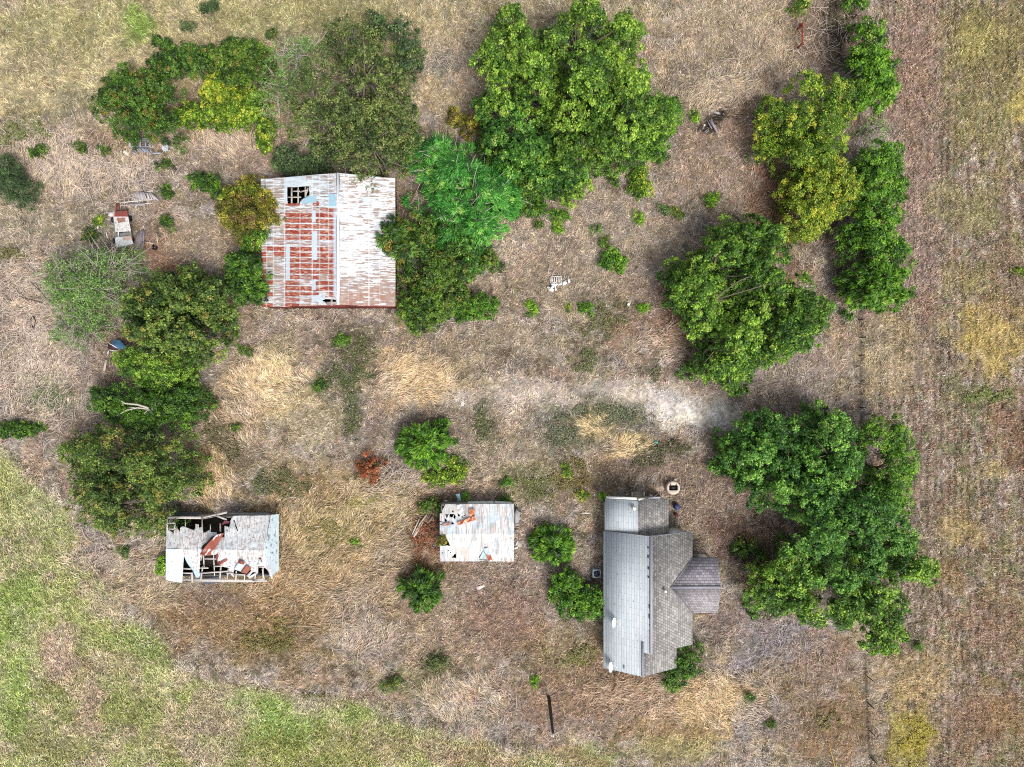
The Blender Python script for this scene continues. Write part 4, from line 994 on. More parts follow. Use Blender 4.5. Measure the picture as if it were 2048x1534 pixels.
# ------------------------------------------------------------------ the house
M_shW = shingles("shingle_pale", (172, 179, 184), (184, 190, 194), (142, 150, 156), 'Y', bw=1.3, rh=.235, spots=.075, var=.08)
M_shE = shingles("shingle_brown", (172, 168, 162), (128, 126, 124), (98, 96, 96), 'Y', bw=.30, rh=.25, var=.2)
M_shP = shingles("shingle_porch_shaded", (154, 149, 153), (114, 110, 118), (76, 73, 82), 'X', bw=.42, rh=.25, var=.15)  # porch shingle darkened: the north slope's shade is in the colour
M_shQ = shingles("shingle_porch_lit", (174, 168, 168), (136, 131, 136), (108, 104, 108), 'X', bw=.26, rh=.2, var=.15)  # same porch shingle lightened: the south slope's light is in the colour
h0 = P(1297, 1200, 0)
house = thing("house", (h0[0], h0[1], 0), "abandoned farmhouse with weathered grey shingle gable roofs and east porch", "house")
def slab(name, pts, mat, parent, th=.12):
    pts = [np.array(p, float) for p in pts]
    n_ = np.cross(pts[1] - pts[0], pts[2] - pts[0])
    if n_[2] < 0: pts = pts[::-1]
    mb = MB(); mb.prism([p - (0, 0, th) for p in pts], pts, S((150, 150, 150)))
    return mb.build(name, mat, parent)
xE0, xRg, xE1 = P(1208.5, 0, 3)[0], P(1302.5, 0, 5.6)[0], P(1385, 0, 3)[0]
yN0 = P(0, 1062.5, 3)[1]; yS0 = P(0, 1289, 3)[1]; yS1 = P(0, 1336, 3)[1]
zw = lambda x: 3 + (x - xE0) / (xRg - xE0) * 2.6
xR2 = P(1285, 0, 5.08)[0]; zR2 = zw(xR2)
# west slope runs on past the main gable down to the southern extension
yst = P(0, 1283.5, zR2)[1]
slab("west_roof_slope", [(xE0, yN0, 3), (xRg, yN0, 5.6), (xRg, yS0 + .0, 5.6), (xR2, yS0 + .0, zR2), (xR2, yS1, zR2), (xE0, yS1, 3)], M_shW, house)["label"] = "pale blue grey roof slope speckled with holes"
yp = [P(0, 1115, 3)[1], P(0, 1174.5, 4.4)[1], P(0, 1226, 3)[1]]
slab("east_roof_slope", [(xRg, yN0, 5.6), (xE1, yN0, 3), (xE1, yS0, 3), (xRg, yS0, 5.6)], M_shE, house)["label"] = "mottled brown grey roof slope"
xe3 = xR2 + (zR2 - 3) / 2.6 * (xE1 - xRg)
slab("extension_roof_slope", [(xR2 + .01, yS0 + .9, zR2 - .01), (xe3, yS0 + .9, 3), (xe3, yS1, 3), (xR2 + .01, yS1, zR2 - .01)], M_shE, house)
xPe = P(1436, 0, 3)[0]; xPr = P(1442, 0, 4.4)[0]; xV = xRg + (5.6 - 4.4) / 2.6 * (xE1 - xRg)
slab("porch_north_slope", [(xE1 - .15, yp[0], 3.0), (xPe, yp[0], 3.0), (xPr, yp[1], 4.42), (xV - .1, yp[1], 4.44)], M_shP, house)["label"] = "porch gable slope, its shade painted in darker violet grey"
slab("porch_south_slope", [(xV - .1, yp[1], 4.44), (xPr, yp[1], 4.42), (xPe, yp[2], 3.0), (xE1 - .15, yp[2], 3.0)], M_shQ, house)
# north addition
xa, xb, xc = P(1210.5, 0, 3)[0], P(1275.5, 0, 4.5)[0], P(1337, 0, 3)[0]
ya = P(0, 997, 3)[1]
slab("addition_west_slope", [(xa, ya, 3), (xb, ya, 4.5), (xb, yN0 + .02 - 1.0, 4.5), (xa, yN0 + .02 - .0, 3)], M_shW, house)
slab("addition_east_slope", [(xb + .01, ya, 4.49), (xc, ya, 3), (xc, yN0 - .9, 3), (xb + .01, yN0 - 1.4, 4.49)], M_shE, house)
mb = MB(); cw = S((206, 204, 198))
def gable(mb, x0, xm_, x1, y, z0, zm, z1, c=cw):
    wall(mb, x0, y, xm_, y, z0, c, z2=zm); wall(mb, xm_, y, x1, y, zm, c, z2=z1)
i = .45
gable(mb, xE0 + i, xRg, xE1 - i, yN0 - .3, 3.1, 5.42, 3.1); gable(mb, xE0 + i, xRg, xE1 - i, yS0 + .3, 3.1, 5.42, 3.1)
wall(mb, xE0 + i, yN0 - .3, xE0 + i, yS1 + .3, 3.08, cw); wall(mb, xE1 - i, yN0 - .3, xE1 - i, yS0 + .3, 3.08, cw)
gable(mb, xE0 + i, xR2, xe3 - i, yS1 + .3, 3.1, zR2 - .2, 3.05); wall(mb, xe3 - i, yS0 + .3, xe3 - i, yS1 + .3, 2.95, cw)
gable(mb, xa + .25, xb, xc - .25, ya - .25, 2.95, 4.3, 2.9); wall(mb, xa + .25, ya - .25, xa + .25, yN0 - .3, 2.92, cw); wall(mb, xc - .25, ya - .25, xc - .25, yN0 - .3, 2.9, cw)
mb.build("wall", M_paint, house)
# porch: posts, gable board, floor
mb = MB(); mb.box(xE1 - .4, yp[2] + .3, 0, xPe - .3, yp[0] - .3, .35, S((150, 142, 134))); mb.build("porch_floor", M_wood, house)
for (x_, y_) in ((xPe - .4, yp[0] - .4), (xPe - .4, yp[2] + .4), (xE1 + .3, yp[0] - .4), (xE1 + .3, yp[2] + .4), (xPe - .4, yp[1])):
    MB().box(x_ - .07, y_ - .07, .35, x_ + .07, y_ + .07, 2.9, S((214, 212, 206))).build("porch_post", M_paint, house)
mb = MB(); gy_ = [yp[2] + .2, yp[1], yp[0] - .2]
wall(mb, xPe - .25, gy_[0], xPe - .25, gy_[1], 2.86, cw, z2=2.87); 
mb = MB(); p3 = [(xPe - .3, gy_[0], 2.85), (xPe - .3, gy_[2], 2.85), (xPe - .3, gy_[1], 4.25)]
mb.prism(p3, [(a + .08, b, c_) for a, b, c_ in p3], cw); mb.build("gable_board", M_paint, house)
# trim
tr = S((226, 226, 222))
MB().bar((xE0, yN0 + .03, 2.98), (xRg, yN0 + .03, 5.58), .04, .16, S((140, 142, 144))).bar((xRg, yN0 + .03, 5.58), (xE1, yN0 + .03, 2.98), .04, .16, S((140, 142, 144))).build("verge_board", M_paint, house)
mb = MB()
mb.bar((xa + .1, ya + .12, 2.95), (xb - .1, ya + .22, 4.40), .22, .10, tr).bar((xb + .1, ya + .12, 4.36), (xc - 2.6, ya + .1, 3.75), .18, .10, tr).bar((xc - 2.2, ya + .1, 3.6), (xc - .9, ya + .12, 3.22), .16, .08, S((200, 204, 214)))
mb.build("torn_fascia", M_paint, house)
for (a, b, c_, d_) in ((xE0 + .02, yN0, xE0 + .02, yS1),):
    MB().bar((a - .03, b, 2.92), (c_ - .03, d_, 2.92), .08, .12, S((190, 194, 196))).build("gutter", M_paint, house)
MB().bar((xRg, yN0, 5.63), (xRg, yS0, 5.63), .26, .05, S((150, 150, 156))).build("ridge_cap", M_tin, house)
MB().bar((xR2, yst - .0, zR2 + .03), (xR2, yS1, zR2 + .03), .20, .05, S((130, 132, 140))).build("ridge_cap", M_tin, house)
MB().bar((xV, yp[1], 4.46), (xPr, yp[1], 4.45), .22, .04, S((140, 138, 146))).build("ridge_cap", M_tin, house)
for (a, b) in ((1340, 1115), (1340, 1226)):
    yy = yp[0] if b == 1115 else yp[2]
    MB().bar((xV, yp[1], 4.47), (xE1, yy, 3.05), .12, .04, S((112, 110, 112))).build("valley_flashing", M_tin, house)
# ridge vents and scars on the west slope
dk = S((52, 56, 62))
for (vx, vy, vl) in ((1296.5, 1095, 2), (1296.5, 1113, 3.2), (1297, 1136, 2.8), (1297, 1154, 2), (1299, 1213.5, 4), (1299, 1233, 4.4), (1300, 1251, 1.2), (1301.5, 1288, 1.4)):
    z = zw(P(vx, vy, 5.4)[0]) + .02
    MB().bar(P(vx, vy - vl, z), P(vx, vy + vl, z), .10, .06, dk).build("ridge_vent", M_tin, house)
for (a, b, c_, d_) in ((1248, 1331, 1248, 1338),):
    z = zw(P(a, b, 4)[0]) + .03
    MB().bar(P(a, b, z), P(c_, d_, z), .12, .05, S((110, 114, 122))).build("roof_patch", M_tin, house)
# chimney pipe by the porch valley, roof pipe on the addition
p = P(1329, 1180, 4.9)
mb = MB(); mb.cyl((p[0], p[1]), 4.5, 5.35, .11, .11, 14, S((190, 190, 192))); mb.cyl((p[0], p[1]), 5.35, 5.45, .2, .06, 14, S((214, 214, 214))); mb.build("stove_pipe", M_tin, house)
p = P(1267.5, 1016, 4.5)
mb = MB(); mb.cyl((p[0], p[1]), 4.1, 4.75, .13, .13, 14, S((226, 222, 206))); mb.cyl((p[0], p[1]), 4.75, 4.88, .24, .1, 14, S((238, 234, 220))); mb.build("roof_vent_pipe", M_tin, house)
# small white ledge roof between addition and house
mb = MB(); a = P(1338, 1062.5, 2.7); b = P(1364, 1070, 2.7); mb.box(a[0], b[1] - .2, 2.55, b[0], a[1], 2.68, S((216, 220, 220))); mb.build("small_flat_roof", M_tin, house)
mb = MB(); mb.box(a[0] + .1, b[1] - .2, 0, b[0] - .1, a[1] - .1, 2.55, cw); mb.build("closet_wall", M_paint, house)

# satellite dishes
def dish(name, px_, py_, h, label, yaw):
    base = P(px_, py_, h); z = h
    o = thing(name, base, label, "satellite dish", "satellite dishes on the house roof")
    MB().tube([base, base + (0, 0, .45), base + np.array([math.cos(yaw) * .1, math.sin(yaw) * .1, .6])], .03, 8, S((150, 152, 156))).build("mast", M_tin, o)
    c0 = base + (0, 0, .75); d = unit(np.array([math.cos(yaw) * .84, math.sin(yaw) * .84, .54]))
    a = unit(np.cross(d, (0, 0, 1))); b = np.cross(a, d); V = []; F = []
    nr, ns = 5, 20
    for side in (0, 1):
        for i_ in range(nr + 1):
            r_ = i_ / nr
            for k in range(ns):
                t = 6.2832 * k / ns
                V.append(c0 + a * r_ * .54 * math.cos(t) + b * r_ * .46 * math.sin(t) + d * (.16 * r_ * r_ - .16 - side * .02))
    for side in (0, 1):
        o0 = side * (nr + 1) * ns
        for i_ in range(nr):
            for k in range(ns):
                f = [o0 + i_ * ns + k, o0 + i_ * ns + (k + 1) % ns, o0 + (i_ + 1) * ns + (k + 1) % ns, o0 + (i_ + 1) * ns + k]
                F.append(f if side else f[::-1])
    for k in range(ns):
        a1 = nr * ns + k; a2 = nr * ns + (k + 1) % ns; F.append([a1, a2, a2 + (nr + 1) * ns, a1 + (nr + 1) * ns])
    m = MB(); m.v = [tuple(v) for v in V]; m.f = F; m.c = [tuple(S((238, 240, 242)))] * len(V); m.build("reflector", M_plain, o)
    e = c0 + d * .62 + np.array([0, 0, -.18])
    m = MB(); m.tube([c0 - b * .38 - d * .02, e], .022, 6, S((214, 216, 220))); m.tube([c0 - b * .1 - a * .42, e], .014, 6, S((214, 216, 220))); m.build("feed_arm", M_tin, o)
    MB().tube([e - d * .07, e + d * .09], .06, 10, S((235, 235, 232))).build("receiver", M_plain, o)
    return o
dish("satellite_dish", 1226, 1241, 3.45, "white satellite dish above the big bush on the west eave", R(0))
dish("satellite_dish", 1219.5, 1329, 3.3, "white satellite dish at the roof's south west corner", R(8))

# air conditioner
p = P(1193.5, 1147.5, .8)
ac = thing("air_conditioner", (p[0], p[1], 0), "square grey air conditioner with dark round fan beside the west wall", "air conditioner")
mb = MB(); mb.box(p[0] - .42, p[1] - .42, .1, p[0] + .42, p[1] + .42, .78, S((150, 160, 170))); mb.build("casing", M_paint, ac)
mb = MB()
for (x0, y0, x1, y1) in ((-.44, -.44, .44, -.34), (-.44, .34, .44, .44), (-.44, -.34, -.34, .34), (.34, -.34, .44, .34)):
    mb.box(p[0] + x0, p[1] + y0, .78, p[0] + x1, p[1] + y1, .82, S((176, 186, 194)))
mb.build("top_rim", M_paint, ac)
mb = MB(); mb.cyl((p[0], p[1]), .781, .79, .33, .33, 24, S((26, 34, 48))); mb.build("fan_well", M_plain, ac)
mb = MB()
for k in range(4):
    t = k * 1.571 + .3; q = np.array([p[0], p[1], .805]); e = q + np.array([math.cos(t) * .26, math.sin(t) * .26, .0])
    mb.bar(q, e, .13, .012, S((70, 84, 100)))
mb.cyl((p[0], p[1]), .792, .815, .06, .06, 12, S((90, 100, 110))); mb.build("fan", M_paint, ac)
mb = MB(); mb.box(p[0] - .5, p[1] - .5, .0, p[0] + .5, p[1] + .5, .1, S((150, 146, 140))); mb.build("pad", M_conc, ac)

# ------------------------------------------------------------------ well, stones, can, steps, barrel
p = P(1347, 976, .9); gp = (p[0], p[1])
well = thing("well", (p[0], p[1], 0), "round concrete well curb with a dark rectangular opening", "well")
mb = MB(); n = 12; R0 = .74; cc = S((206, 190, 174)); hx, hy = .46, .27; oy = .02
ring = [(p[0] + R0 * math.cos(2 * math.pi * (k + .5) / n), p[1] + R0 * math.sin(2 * math.pi * (k + .5) / n)) for k in range(n)]
mb.prism([(a, b, -.1) for a, b in ring], [(a, b, .74) for a, b in ring], S((170, 152, 138))); mb.build("curb_wall", M_conc, well)
def rim(hx_, hy_, z0, z1, rr, c):
    m = MB(); out = []; inn = []
    for k in range(48):
        t = 2 * math.pi * (k + .5) / 48; ca, sa = math.cos(t), math.sin(t)
        q = math.cos(math.pi / n) / math.cos(((t) % (2 * math.pi / n)) - math.pi / n)
        out.append((p[0] + rr * ca * (.985 if k % 4 < 2 else 1), p[1] + rr * sa)); s_ = min(hx_ / max(abs(ca), 1e-6), hy_ / max(abs(sa), 1e-6)); inn.append((p[0] + s_ * ca, p[1] + oy + s_ * sa))
    V = [(a, b, z0) for a, b in out] + [(a, b, z1) for a, b in out] + [(a, b, z0) for a, b in inn] + [(a, b, z1) for a, b in inn]
    F = []
    for k in range(48):
        j = (k + 1) % 48; F += [[k, j, 48 + j, 48 + k], [96 + j, 96 + k, 144 + k, 144 + j], [48 + k, 48 + j, 144 + j, 144 + k]]
    return m.add(V, F, c)
rim(hx, hy, .74, .90, .70, cc).build("concrete_lid", M_conc, well)
mb = MB(); mb.box(p[0] - hx, p[1] - hy + oy, .742, p[0] + hx, p[1] + hy + oy, .75, S((8, 8, 9))); mb.build("opening", M_plain, well)  # black sheet painted as the shade down the shaft
for dx in (-.33, .30):
    MB().box(p[0] + dx - .035, p[1] + .22, .9, p[0] + dx + .035, p[1] + .44, .97, S((40, 36, 34))).build("iron_lug", M_tin, well)
def blob(name, px_, py_, rx, ry, h, c, label, cat, mat=M_conc, seed=0, group=None, rot=0):
    """an irregular rounded stone or lump"""
    q = P(px_, py_, h); r_ = np.random.RandomState(seed + int(px_)); V = []; nr, ns = 6, 14
    ph = r_.uniform(0, 6.28, 3)
    for i_ in range(nr + 1):
        f = math.pi / 2 * i_ / nr
        for k in range(ns):
            t = 6.2832 * k / ns; w_ = 1 + .12 * math.sin(2 * t + ph[0]) + .08 * math.sin(3 * t + ph[1]) + .05 * math.sin(5 * t + ph[2])
            x_ = rx * w_ * math.cos(t) * math.cos(f) ** .5; y_ = ry * w_ * math.sin(t) * math.cos(f) ** .5
            V.append((q[0] + x_ * math.cos(rot) - y_ * math.sin(rot), q[1] + x_ * math.sin(rot) + y_ * math.cos(rot), -.05 + (h + .05) * math.sin(f)))
    F = [[i_ * ns + k, i_ * ns + (k + 1) % ns, (i_ + 1) * ns + (k + 1) % ns, (i_ + 1) * ns + k] for i_ in range(nr) for k in range(ns)]
    m = MB(); m.v = V; m.f = F; m.c = [tuple(S(c))] * len(V)
    return tag(m.build(name, mat, smooth=True), label, cat, group)
blob("flat_stone", 1320, 976, .62, .42, .16, (176, 158, 138), "large flat tan stone next to the well", "stone")
blob("flat_stone", 1301, 972, .42, .28, .12, (158, 138, 116), "smaller flat tan stone, second from the well", "stone", seed=3)
mb = MB(); q = P(1350.5, 960, .3); mb.cyl((q[0], q[1]), 0, .32, .13, .12, 16, S((240, 240, 238))); mb.cyl((q[0], q[1]), .32, .35, .06, .05, 12, S((230, 230, 228)))
tag(mb.build("plastic_jug", M_plain), "small white jug standing just north of the well", "jug")
# back steps
q = P(1276, 990, .6); st = thing("wooden_steps", (q[0], q[1], 0), "weathered wooden back steps with side rails at the house's north wall", "steps")
for k, (y0, z) in enumerate(((992, .62), (988.5, .44), (985, .24))):
    a = P(1266, y0 + 2, z); b = P(1287, y0 - 1.6, z)
    MB().box(a[0], a[1], z - .07, b[0], b[1], z, S((176, 166, 150))).build("tread", M_wood, st)
for x_ in (1264.5, 1288.5):
    a = P(x_, 994.5, .85); b = P(x_, 984, .85)
    MB().bar(a, b, .14, .1, S((200, 186, 168))).bar((a[0], a[1] + .1, 0), (a[0], a[1] + .1, .85), .1, .1, S((180, 168, 150))).bar((b[0], b[1] - .1, 0), (b[0], b[1] - .1, .85), .1, .1, S((180, 168, 150))).build("side_rail", M_wood, st)
# tin scraps by the back door
def tin(name, poly, h0_, h1_, c, label, cat, mat=M_tin, th=.04, group=None):
    """a flat scrap: outline in photograph points, lying between two heights"""
    ys = [p_[1] for p_ in poly]; y0, y1 = min(ys), max(ys)
    top = [P(x_, y_, h0_ + (h1_ - h0_) * ((y_ - y0) / (y1 - y0 + 1e-6))) for x_, y_ in poly]
    m = MB(); ar = sum(poly[k][0] * poly[(k + 1) % len(poly)][1] - poly[(k + 1) % len(poly)][0] * poly[k][1] for k in range(len(poly)))
    if ar > 0: top = top[::-1]
    m.prism([t - (0, 0, th) for t in top], top, S(c))
    return tag(m.build(name, mat), label, cat, group)
tin("metal_scrap", [(1299, 987), (1305, 991), (1309, 995), (1302, 995)], .4, .5, (214, 212, 206), "bent white metal scrap leaning by the back steps", "scrap metal")
MB_ = MB().bar(P(1305, 996, .9), P(1315, 989, .5), .07, .05, S((226, 222, 214))); tag(MB_.build("loose_board", M_wood), "thin pale board leaning on the north wall beside the scrap", "board")
# barrel and red can
q = P(1354, 1014, .7); br = thing("water_barrel", (q[0], q[1], 0), "dark blue barrel standing off the addition's east wall", "barrel")
mb = MB(); prof = [(0, .28), (.12, .31), (.3, .33), (.5, .33), (.72, .31), (.86, .28)]
for k in range(len(prof) - 1): mb.cyl((q[0], q[1]), prof[k][0], prof[k + 1][0], prof[k][1], prof[k + 1][1], 20, S((40, 52, 96)))
mb.build("drum", M_plain, br); mb = MB(); mb.cyl((q[0], q[1]), .86, .89, .27, .26, 20, S((54, 66, 108))); mb.cyl((q[0] + .1, q[1]), .89, .92, .05, .05, 10, S((90, 100, 140))); mb.build("lid", M_plain, br)
mb = MB(); q = P(1353, 1029.5, .35); mb.cyl((q[0], q[1]), 0, .34, .16, .18, 14, S((96, 34, 30))); mb.cyl((q[0], q[1]), .34, .36, .19, .19, 14, S((110, 44, 38)))
tag(mb.build("bucket", M_plain), "dark red bucket just south of the blue barrel", "bucket")
# ------------------------------------------------------------------ the collapsed shed
def zc(x, y): return (310 + x / 7.585, 1000 + y / 7.585)
def zl(L): return [zc(*q) for q in L]
c0 = P(443, 1095, 0)
csd = thing("collapsed_shed", (c0[0], c0[1], 0), "collapsed shed with a torn white tin roof, bare rafters and rusty loose sheets", "shed")
zr, ze = 3.3, 2.2
def crook(px, py): return .10 * (fbm(px / 22, py / 22, 401, 3) - .5) + .12 * np.sin(px / 14) * 0
def tinw(px, py):
    b = lerp(S((212, 211, 208)) * np.ones(px.shape + (3,)), S((192, 202, 208)), fbm(px / 14, py / 14, 402, 3))
    st = fbm(px / 1.3, py / 9, 403, 3)
    b = lerp(b, S((150, 124, 108)), sst(.54, .68, st) * .7)
    b = lerp(b, S((120, 92, 76)), sst(.68, .76, fbm(px / 2, py / 2.5, 404, 2)) * .7)
    for e in range(332, 532, 12): b = lerp(b, S((150, 150, 152)), np.exp(-((px - e - 2) / .5) ** 2) * .45)
    return b
def tinb(px, py):
    b = lerp(S((190, 208, 218)) * np.ones(px.shape + (3,)), S((212, 222, 226)), fbm(px / 12, py / 12, 405, 3))
    b = b * (1 + .10 * np.sign(np.sin(px * 2.6)))[..., None]
    return lerp(b, S((110, 116, 120)), sst(.72, .8, fbm(px / 2, py / 3, 406, 2)) * .8)
def tinh(px, py):
    b = lerp(S((176, 192, 198)) * np.ones(px.shape + (3,)), S((196, 208, 214)), fbm(px / 9, py / 18, 407, 3))
    for e in range(1098 - 60, 1160, 9): b = lerp(b, S((128, 148, 158)), np.exp(-((py - e) / .6) ** 2) * 0)
    for e in (541, 546, 551): b = lerp(b, S((130, 150, 160)), np.exp(-((px - e) / .5) ** 2) * .4)
    return lerp(b, S((60, 66, 72)), sst(.70, .76, fbm(px / 2, py / 5, 408, 2)) * .7)
def rusty(px, py):
    b = lerp(S((118, 48, 34)) * np.ones(px.shape + (3,)), S((146, 72, 50)), fbm(px / 6, py / 6, 409, 3))
    return lerp(b, S((206, 196, 192)), sst(.60, .66, fbm((px + py * .6) / 3.0, (py - px) / 18, 410, 2)))
WL, EL = 332, 529
nw_, ne_, re_, rw_ = P(*zc(170, 250), ze), P(*zc(1760, 232), ze), P(*zc(1665, 762), zr), P(*zc(165, 742), zr)
sw_, se_ = P(*zc(165, 1215), ze), P(*zc(1775, 1180), ze)
n_left = zl([(165, 455), (205, 455), (285, 510), (296, 440), (330, 405), (372, 480), (392, 404), (440, 400), (600, 465), (608, 362), (660, 372), (666, 425), (718, 400), (730, 500), (770, 490), (832, 445), (842, 488), (935, 490), (938, 520), (850, 560), (780, 640), (720, 690), (700, 745), (700, 770), (165, 770)])
n_right = zl([(1040, 610), (1062, 390), (1100, 400), (1132, 410), (1150, 300), (1190, 225), (1780, 210), (1700, 790), (860, 790), (930, 640), (960, 600), (1040, 560)])
sheet("north_roof_slope", nw_, ne_, re_, rw_, .06, tinw, M_tin, csd, keep=[n_left, n_right], hole=[zl([(1190, 300), (1205, 300), (1262, 470), (1245, 470)]), zl([(718, 610), (712, 420), (726, 420), (728, 610)]), zl([(1095, 455), (1110, 455), (1110, 470), (1095, 470)])], disp=lambda a, b: .25 * (fbm(a / 22, b / 22, 401, 3) - .5))
s_mid = zl([(430, 735), (700, 735), (690, 830), (672, 1100), (600, 1060), (520, 960), (445, 860)])
s_right = zl([(690, 735), (1690, 735), (1760, 1080), (1745, 1120), (1690, 1045), (1640, 1000), (1562, 1000), (1556, 1100), (1480, 1090), (1390, 1000), (1300, 1085), (1200, 1050), (1187, 1175), (1130, 1115), (1112, 1030), (1020, 1010), (960, 965), (932, 832), (700, 830)])
sheet("south_roof_slope", rw_, re_, se_, sw_, .06, tinw, M_tin, csd, keep=[s_mid, s_right], disp=lambda a, b: .22 * (fbm(a / 18, b / 18, 411, 3) - .5))
sheet("pale_corrugated_sheet", P(*zc(163, 745), zr + .04), P(*zc(440, 742), zr + .04), P(*zc(412, 1255), 1.9), P(*zc(160, 1208), 1.9), .06, tinb, M_tin, csd, disp=lambda a, b: .12 * np.sin((a - 332) / 10))
sheet("curled_roof_flap", P(*zc(438, 842), zr - .3), P(*zc(470, 830), zr - .3), P(*zc(684, 1140), 2.3), P(*zc(636, 1215), 1.9), .05, const((176, 200, 214)), M_tin, csd, disp=lambda a, b: .1 * np.sin((b - 1110) / 8))
sheet("rusty_rolled_sheet", P(*zc(930, 530), zr + .5), P(*zc(1040, 505), zr + .45), P(*zc(860, 830), zr + .25), P(*zc(686, 815), zr + .2), .05, rusty, M_tin, csd, disp=lambda a, b: .35 * np.sin((a - 400) / 9) + .15)["label"] = "rusty red sheet curled over the ridge"
hip = zl([(1760, 225), (1882, 212), (1884, 1062), (1772, 1155), (1740, 1050), (1665, 762)])
hA, hB = P(*zc(1665, 200), zr + .0), P(*zc(1890, 200), 1.9)
sheet("east_hip_slope", P(*zc(1660, 190), zr), P(*zc(1895, 190), 1.75), P(*zc(1895, 1170), 1.75), P(*zc(1660, 1170), zr), .06, tinh, M_tin, csd, keep=[hip], disp=lambda a, b: .10 * (fbm(a / 12, b / 12, 412, 2) - .5) - .0)
def csh(name, pts, h0_, h1_, c, lab=None, bow=.08):
    A, B, C_, D = [zc(*q) for q in pts]
    o = sheet(name, P(*A, h0_), P(*B, h0_), P(*C_, h1_), P(*D, h1_), .05, const(c, .12, 5), M_tin, csd, disp=lambda a, b: bow * np.sin(a / 3.0 + b / 4.0))
    if lab: o["label"] = lab
csh("leaning_wall_sheet", [(195, 250), (640, 245), (735, 180), (300, 182)], 2.1, 1.2, (74, 82, 96), "dark slate wall sheet folded outwards")
csh("leaning_wall_sheet", [(1080, 205), (1740, 212), (1735, 188), (1090, 186)], 2.1, 1.6, (108, 116, 128))
csh("loose_tin_panel", [(1278, 910), (1352, 950), (1292, 1085), (1200, 1048)], 3.1, 2.8, (184, 196, 204), "small grey panel with a rusty end")
csh("rusty_panel_end", [(1272, 905), (1358, 948), (1338, 985), (1252, 948)], 3.14, 3.08, (126, 58, 44))
csh("loose_tin_panel", [(1390, 978), (1455, 1045), (1385, 1125), (1300, 1090)], 2.9, 2.6, (140, 84, 68), "small rusty panel")
csh("loose_tin_panel", [(1552, 850), (1612, 885), (1640, 990), (1560, 985)], 3.05, 2.7, (124, 60, 48), "small rust edged panel")
csh("loose_tin_panel", [(1566, 890), (1600, 900), (1622, 975), (1572, 972)], 3.08, 2.76, (176, 186, 192))
csh("loose_tin_panel", [(985, 945), (1108, 868), (1116, 905), (1005, 975)], 3.0, 3.0, (132, 58, 44), "narrow rusty strip")
csh("loose_tin_panel", [(918, 822), (960, 812), (1000, 985), (940, 975)], 3.1, 2.8, (112, 46, 38), "narrow dark red strip")
csh("loose_tin_panel", [(1385, 1150), (1470, 1060), (1495, 1080), (1420, 1165)], 2.5, 2.5, (206, 204, 206))
csh("loose_tin_panel", [(1420, 1165), (1540, 1100), (1556, 1118), (1440, 1190)], 2.3, 2.3, (214, 214, 218))
csh("loose_tin_panel", [(1120, 1020), (1190, 1000), (1196, 1180), (1165, 1140)], 2.75, 2.2, (212, 200, 192))
csh("loose_tin_panel", [(1055, 310), (1130, 330), (1110, 360), (1010, 380)], 2.4, 2.2, (110, 56, 66), "small wine red sheet under the gap")
# timbers
wc = S((190, 182, 176)); wc2 = S((158, 146, 138))
def cb(a, b, h0_, h1_, wd_=.12, name="rafter", c=wc):
    MB().bar(P(*zc(*a), h0_), P(*zc(*b), h1_), wd_, .10, c).build(name, M_wood, csd)
for a, b, wd_ in (((178, 262), (700, 270), .24), ((700, 272), (930, 228), .22), ((930, 226), (1090, 186), .2), ((720, 285), (930, 240), .1), ((930, 238), (1090, 300), .16)):
    cb(a, b, 2.25, 2.25, wd_, "wall_plate", c=wc)
for a, b, x_, y_, wd_ in (((186, 240), (186, 455), 2.25, 2.7, .14), ((305, 285), (298, 450), 2.25, 2.7, .14), ((714, 245), (722, 610), 2.25, 3.05, .10), ((464, 290), (462, 400), 2.2, 2.6, .05), ((840, 365), (842, 450), 2.5, 2.7, .06), ((990, 350), (992, 480), 2.4, 2.7, .12)):
    cb(a, b, x_, y_, wd_)
for a, b in (((196, 350), (304, 350)), ((190, 438), (302, 440))): cb(a, b, 2.5, 2.5, .14, "purlin")
cb((425, 1205), (1700, 1225), 2.1, 2.1, .20, "wall_plate"); cb((560, 1232), (1500, 1235), 1.9, 1.9, .14, "wall_plate")
cb((1480, 1215), (1660, 1195), 2.1, 2.1, .14, "wall_plate"); cb((1775, 1190), (1740, 1040), 2.3, 2.7, .16, "wall_plate", S((226, 220, 216)))
for a, b in (((430, 1040), (545, 1045)), ((430, 1108), (560, 1112)), ((680, 1112), (1110, 1080)), ((690, 1030), (810, 1030)), ((735, 890), (935, 892)), ((895, 1005), (1090, 1000)), ((1190, 1128), (1370, 1135)), ((1570, 1012), (1690, 1022)), ((1080, 1108), (1195, 1120))):
    cb(a, b, 2.6, 2.6, .13, "purlin")
for a, b, wd_ in (((700, 830), (690, 905), .28), ((735, 840), (745, 1010), .12), ((890, 830), (905, 1150), .07), ((726, 1010), (695, 1210), .12), ((1000, 1015), (985, 1190), .14), ((1115, 1040), (1098, 1190), .12), ((1235, 1075), (1225, 1245), .09), ((1362, 1130), (1355, 1235), .08), ((1640, 1000), (1638, 1215), .12), ((1522, 1110), (1518, 1195), .08), ((560, 1100), (565, 1245), .2), ((1560, 1000), (1560, 1110), .06), ((1625, 1050), (1660, 1200), .05)):
    cb(a, b, 2.9 if a[1] < 950 else 2.6, 2.15, wd_, "rafter", wc if wd_ > .1 else S((220, 216, 212)))
mb = MB(); x0, y0 = nw_[0] + .15, sw_[1] + .3; x1, y1 = P(*zc(1800, 0), 1.2)[0], P(0, zc(0, 262)[1], 2.1)[1]
wcol = S((150, 146, 142))
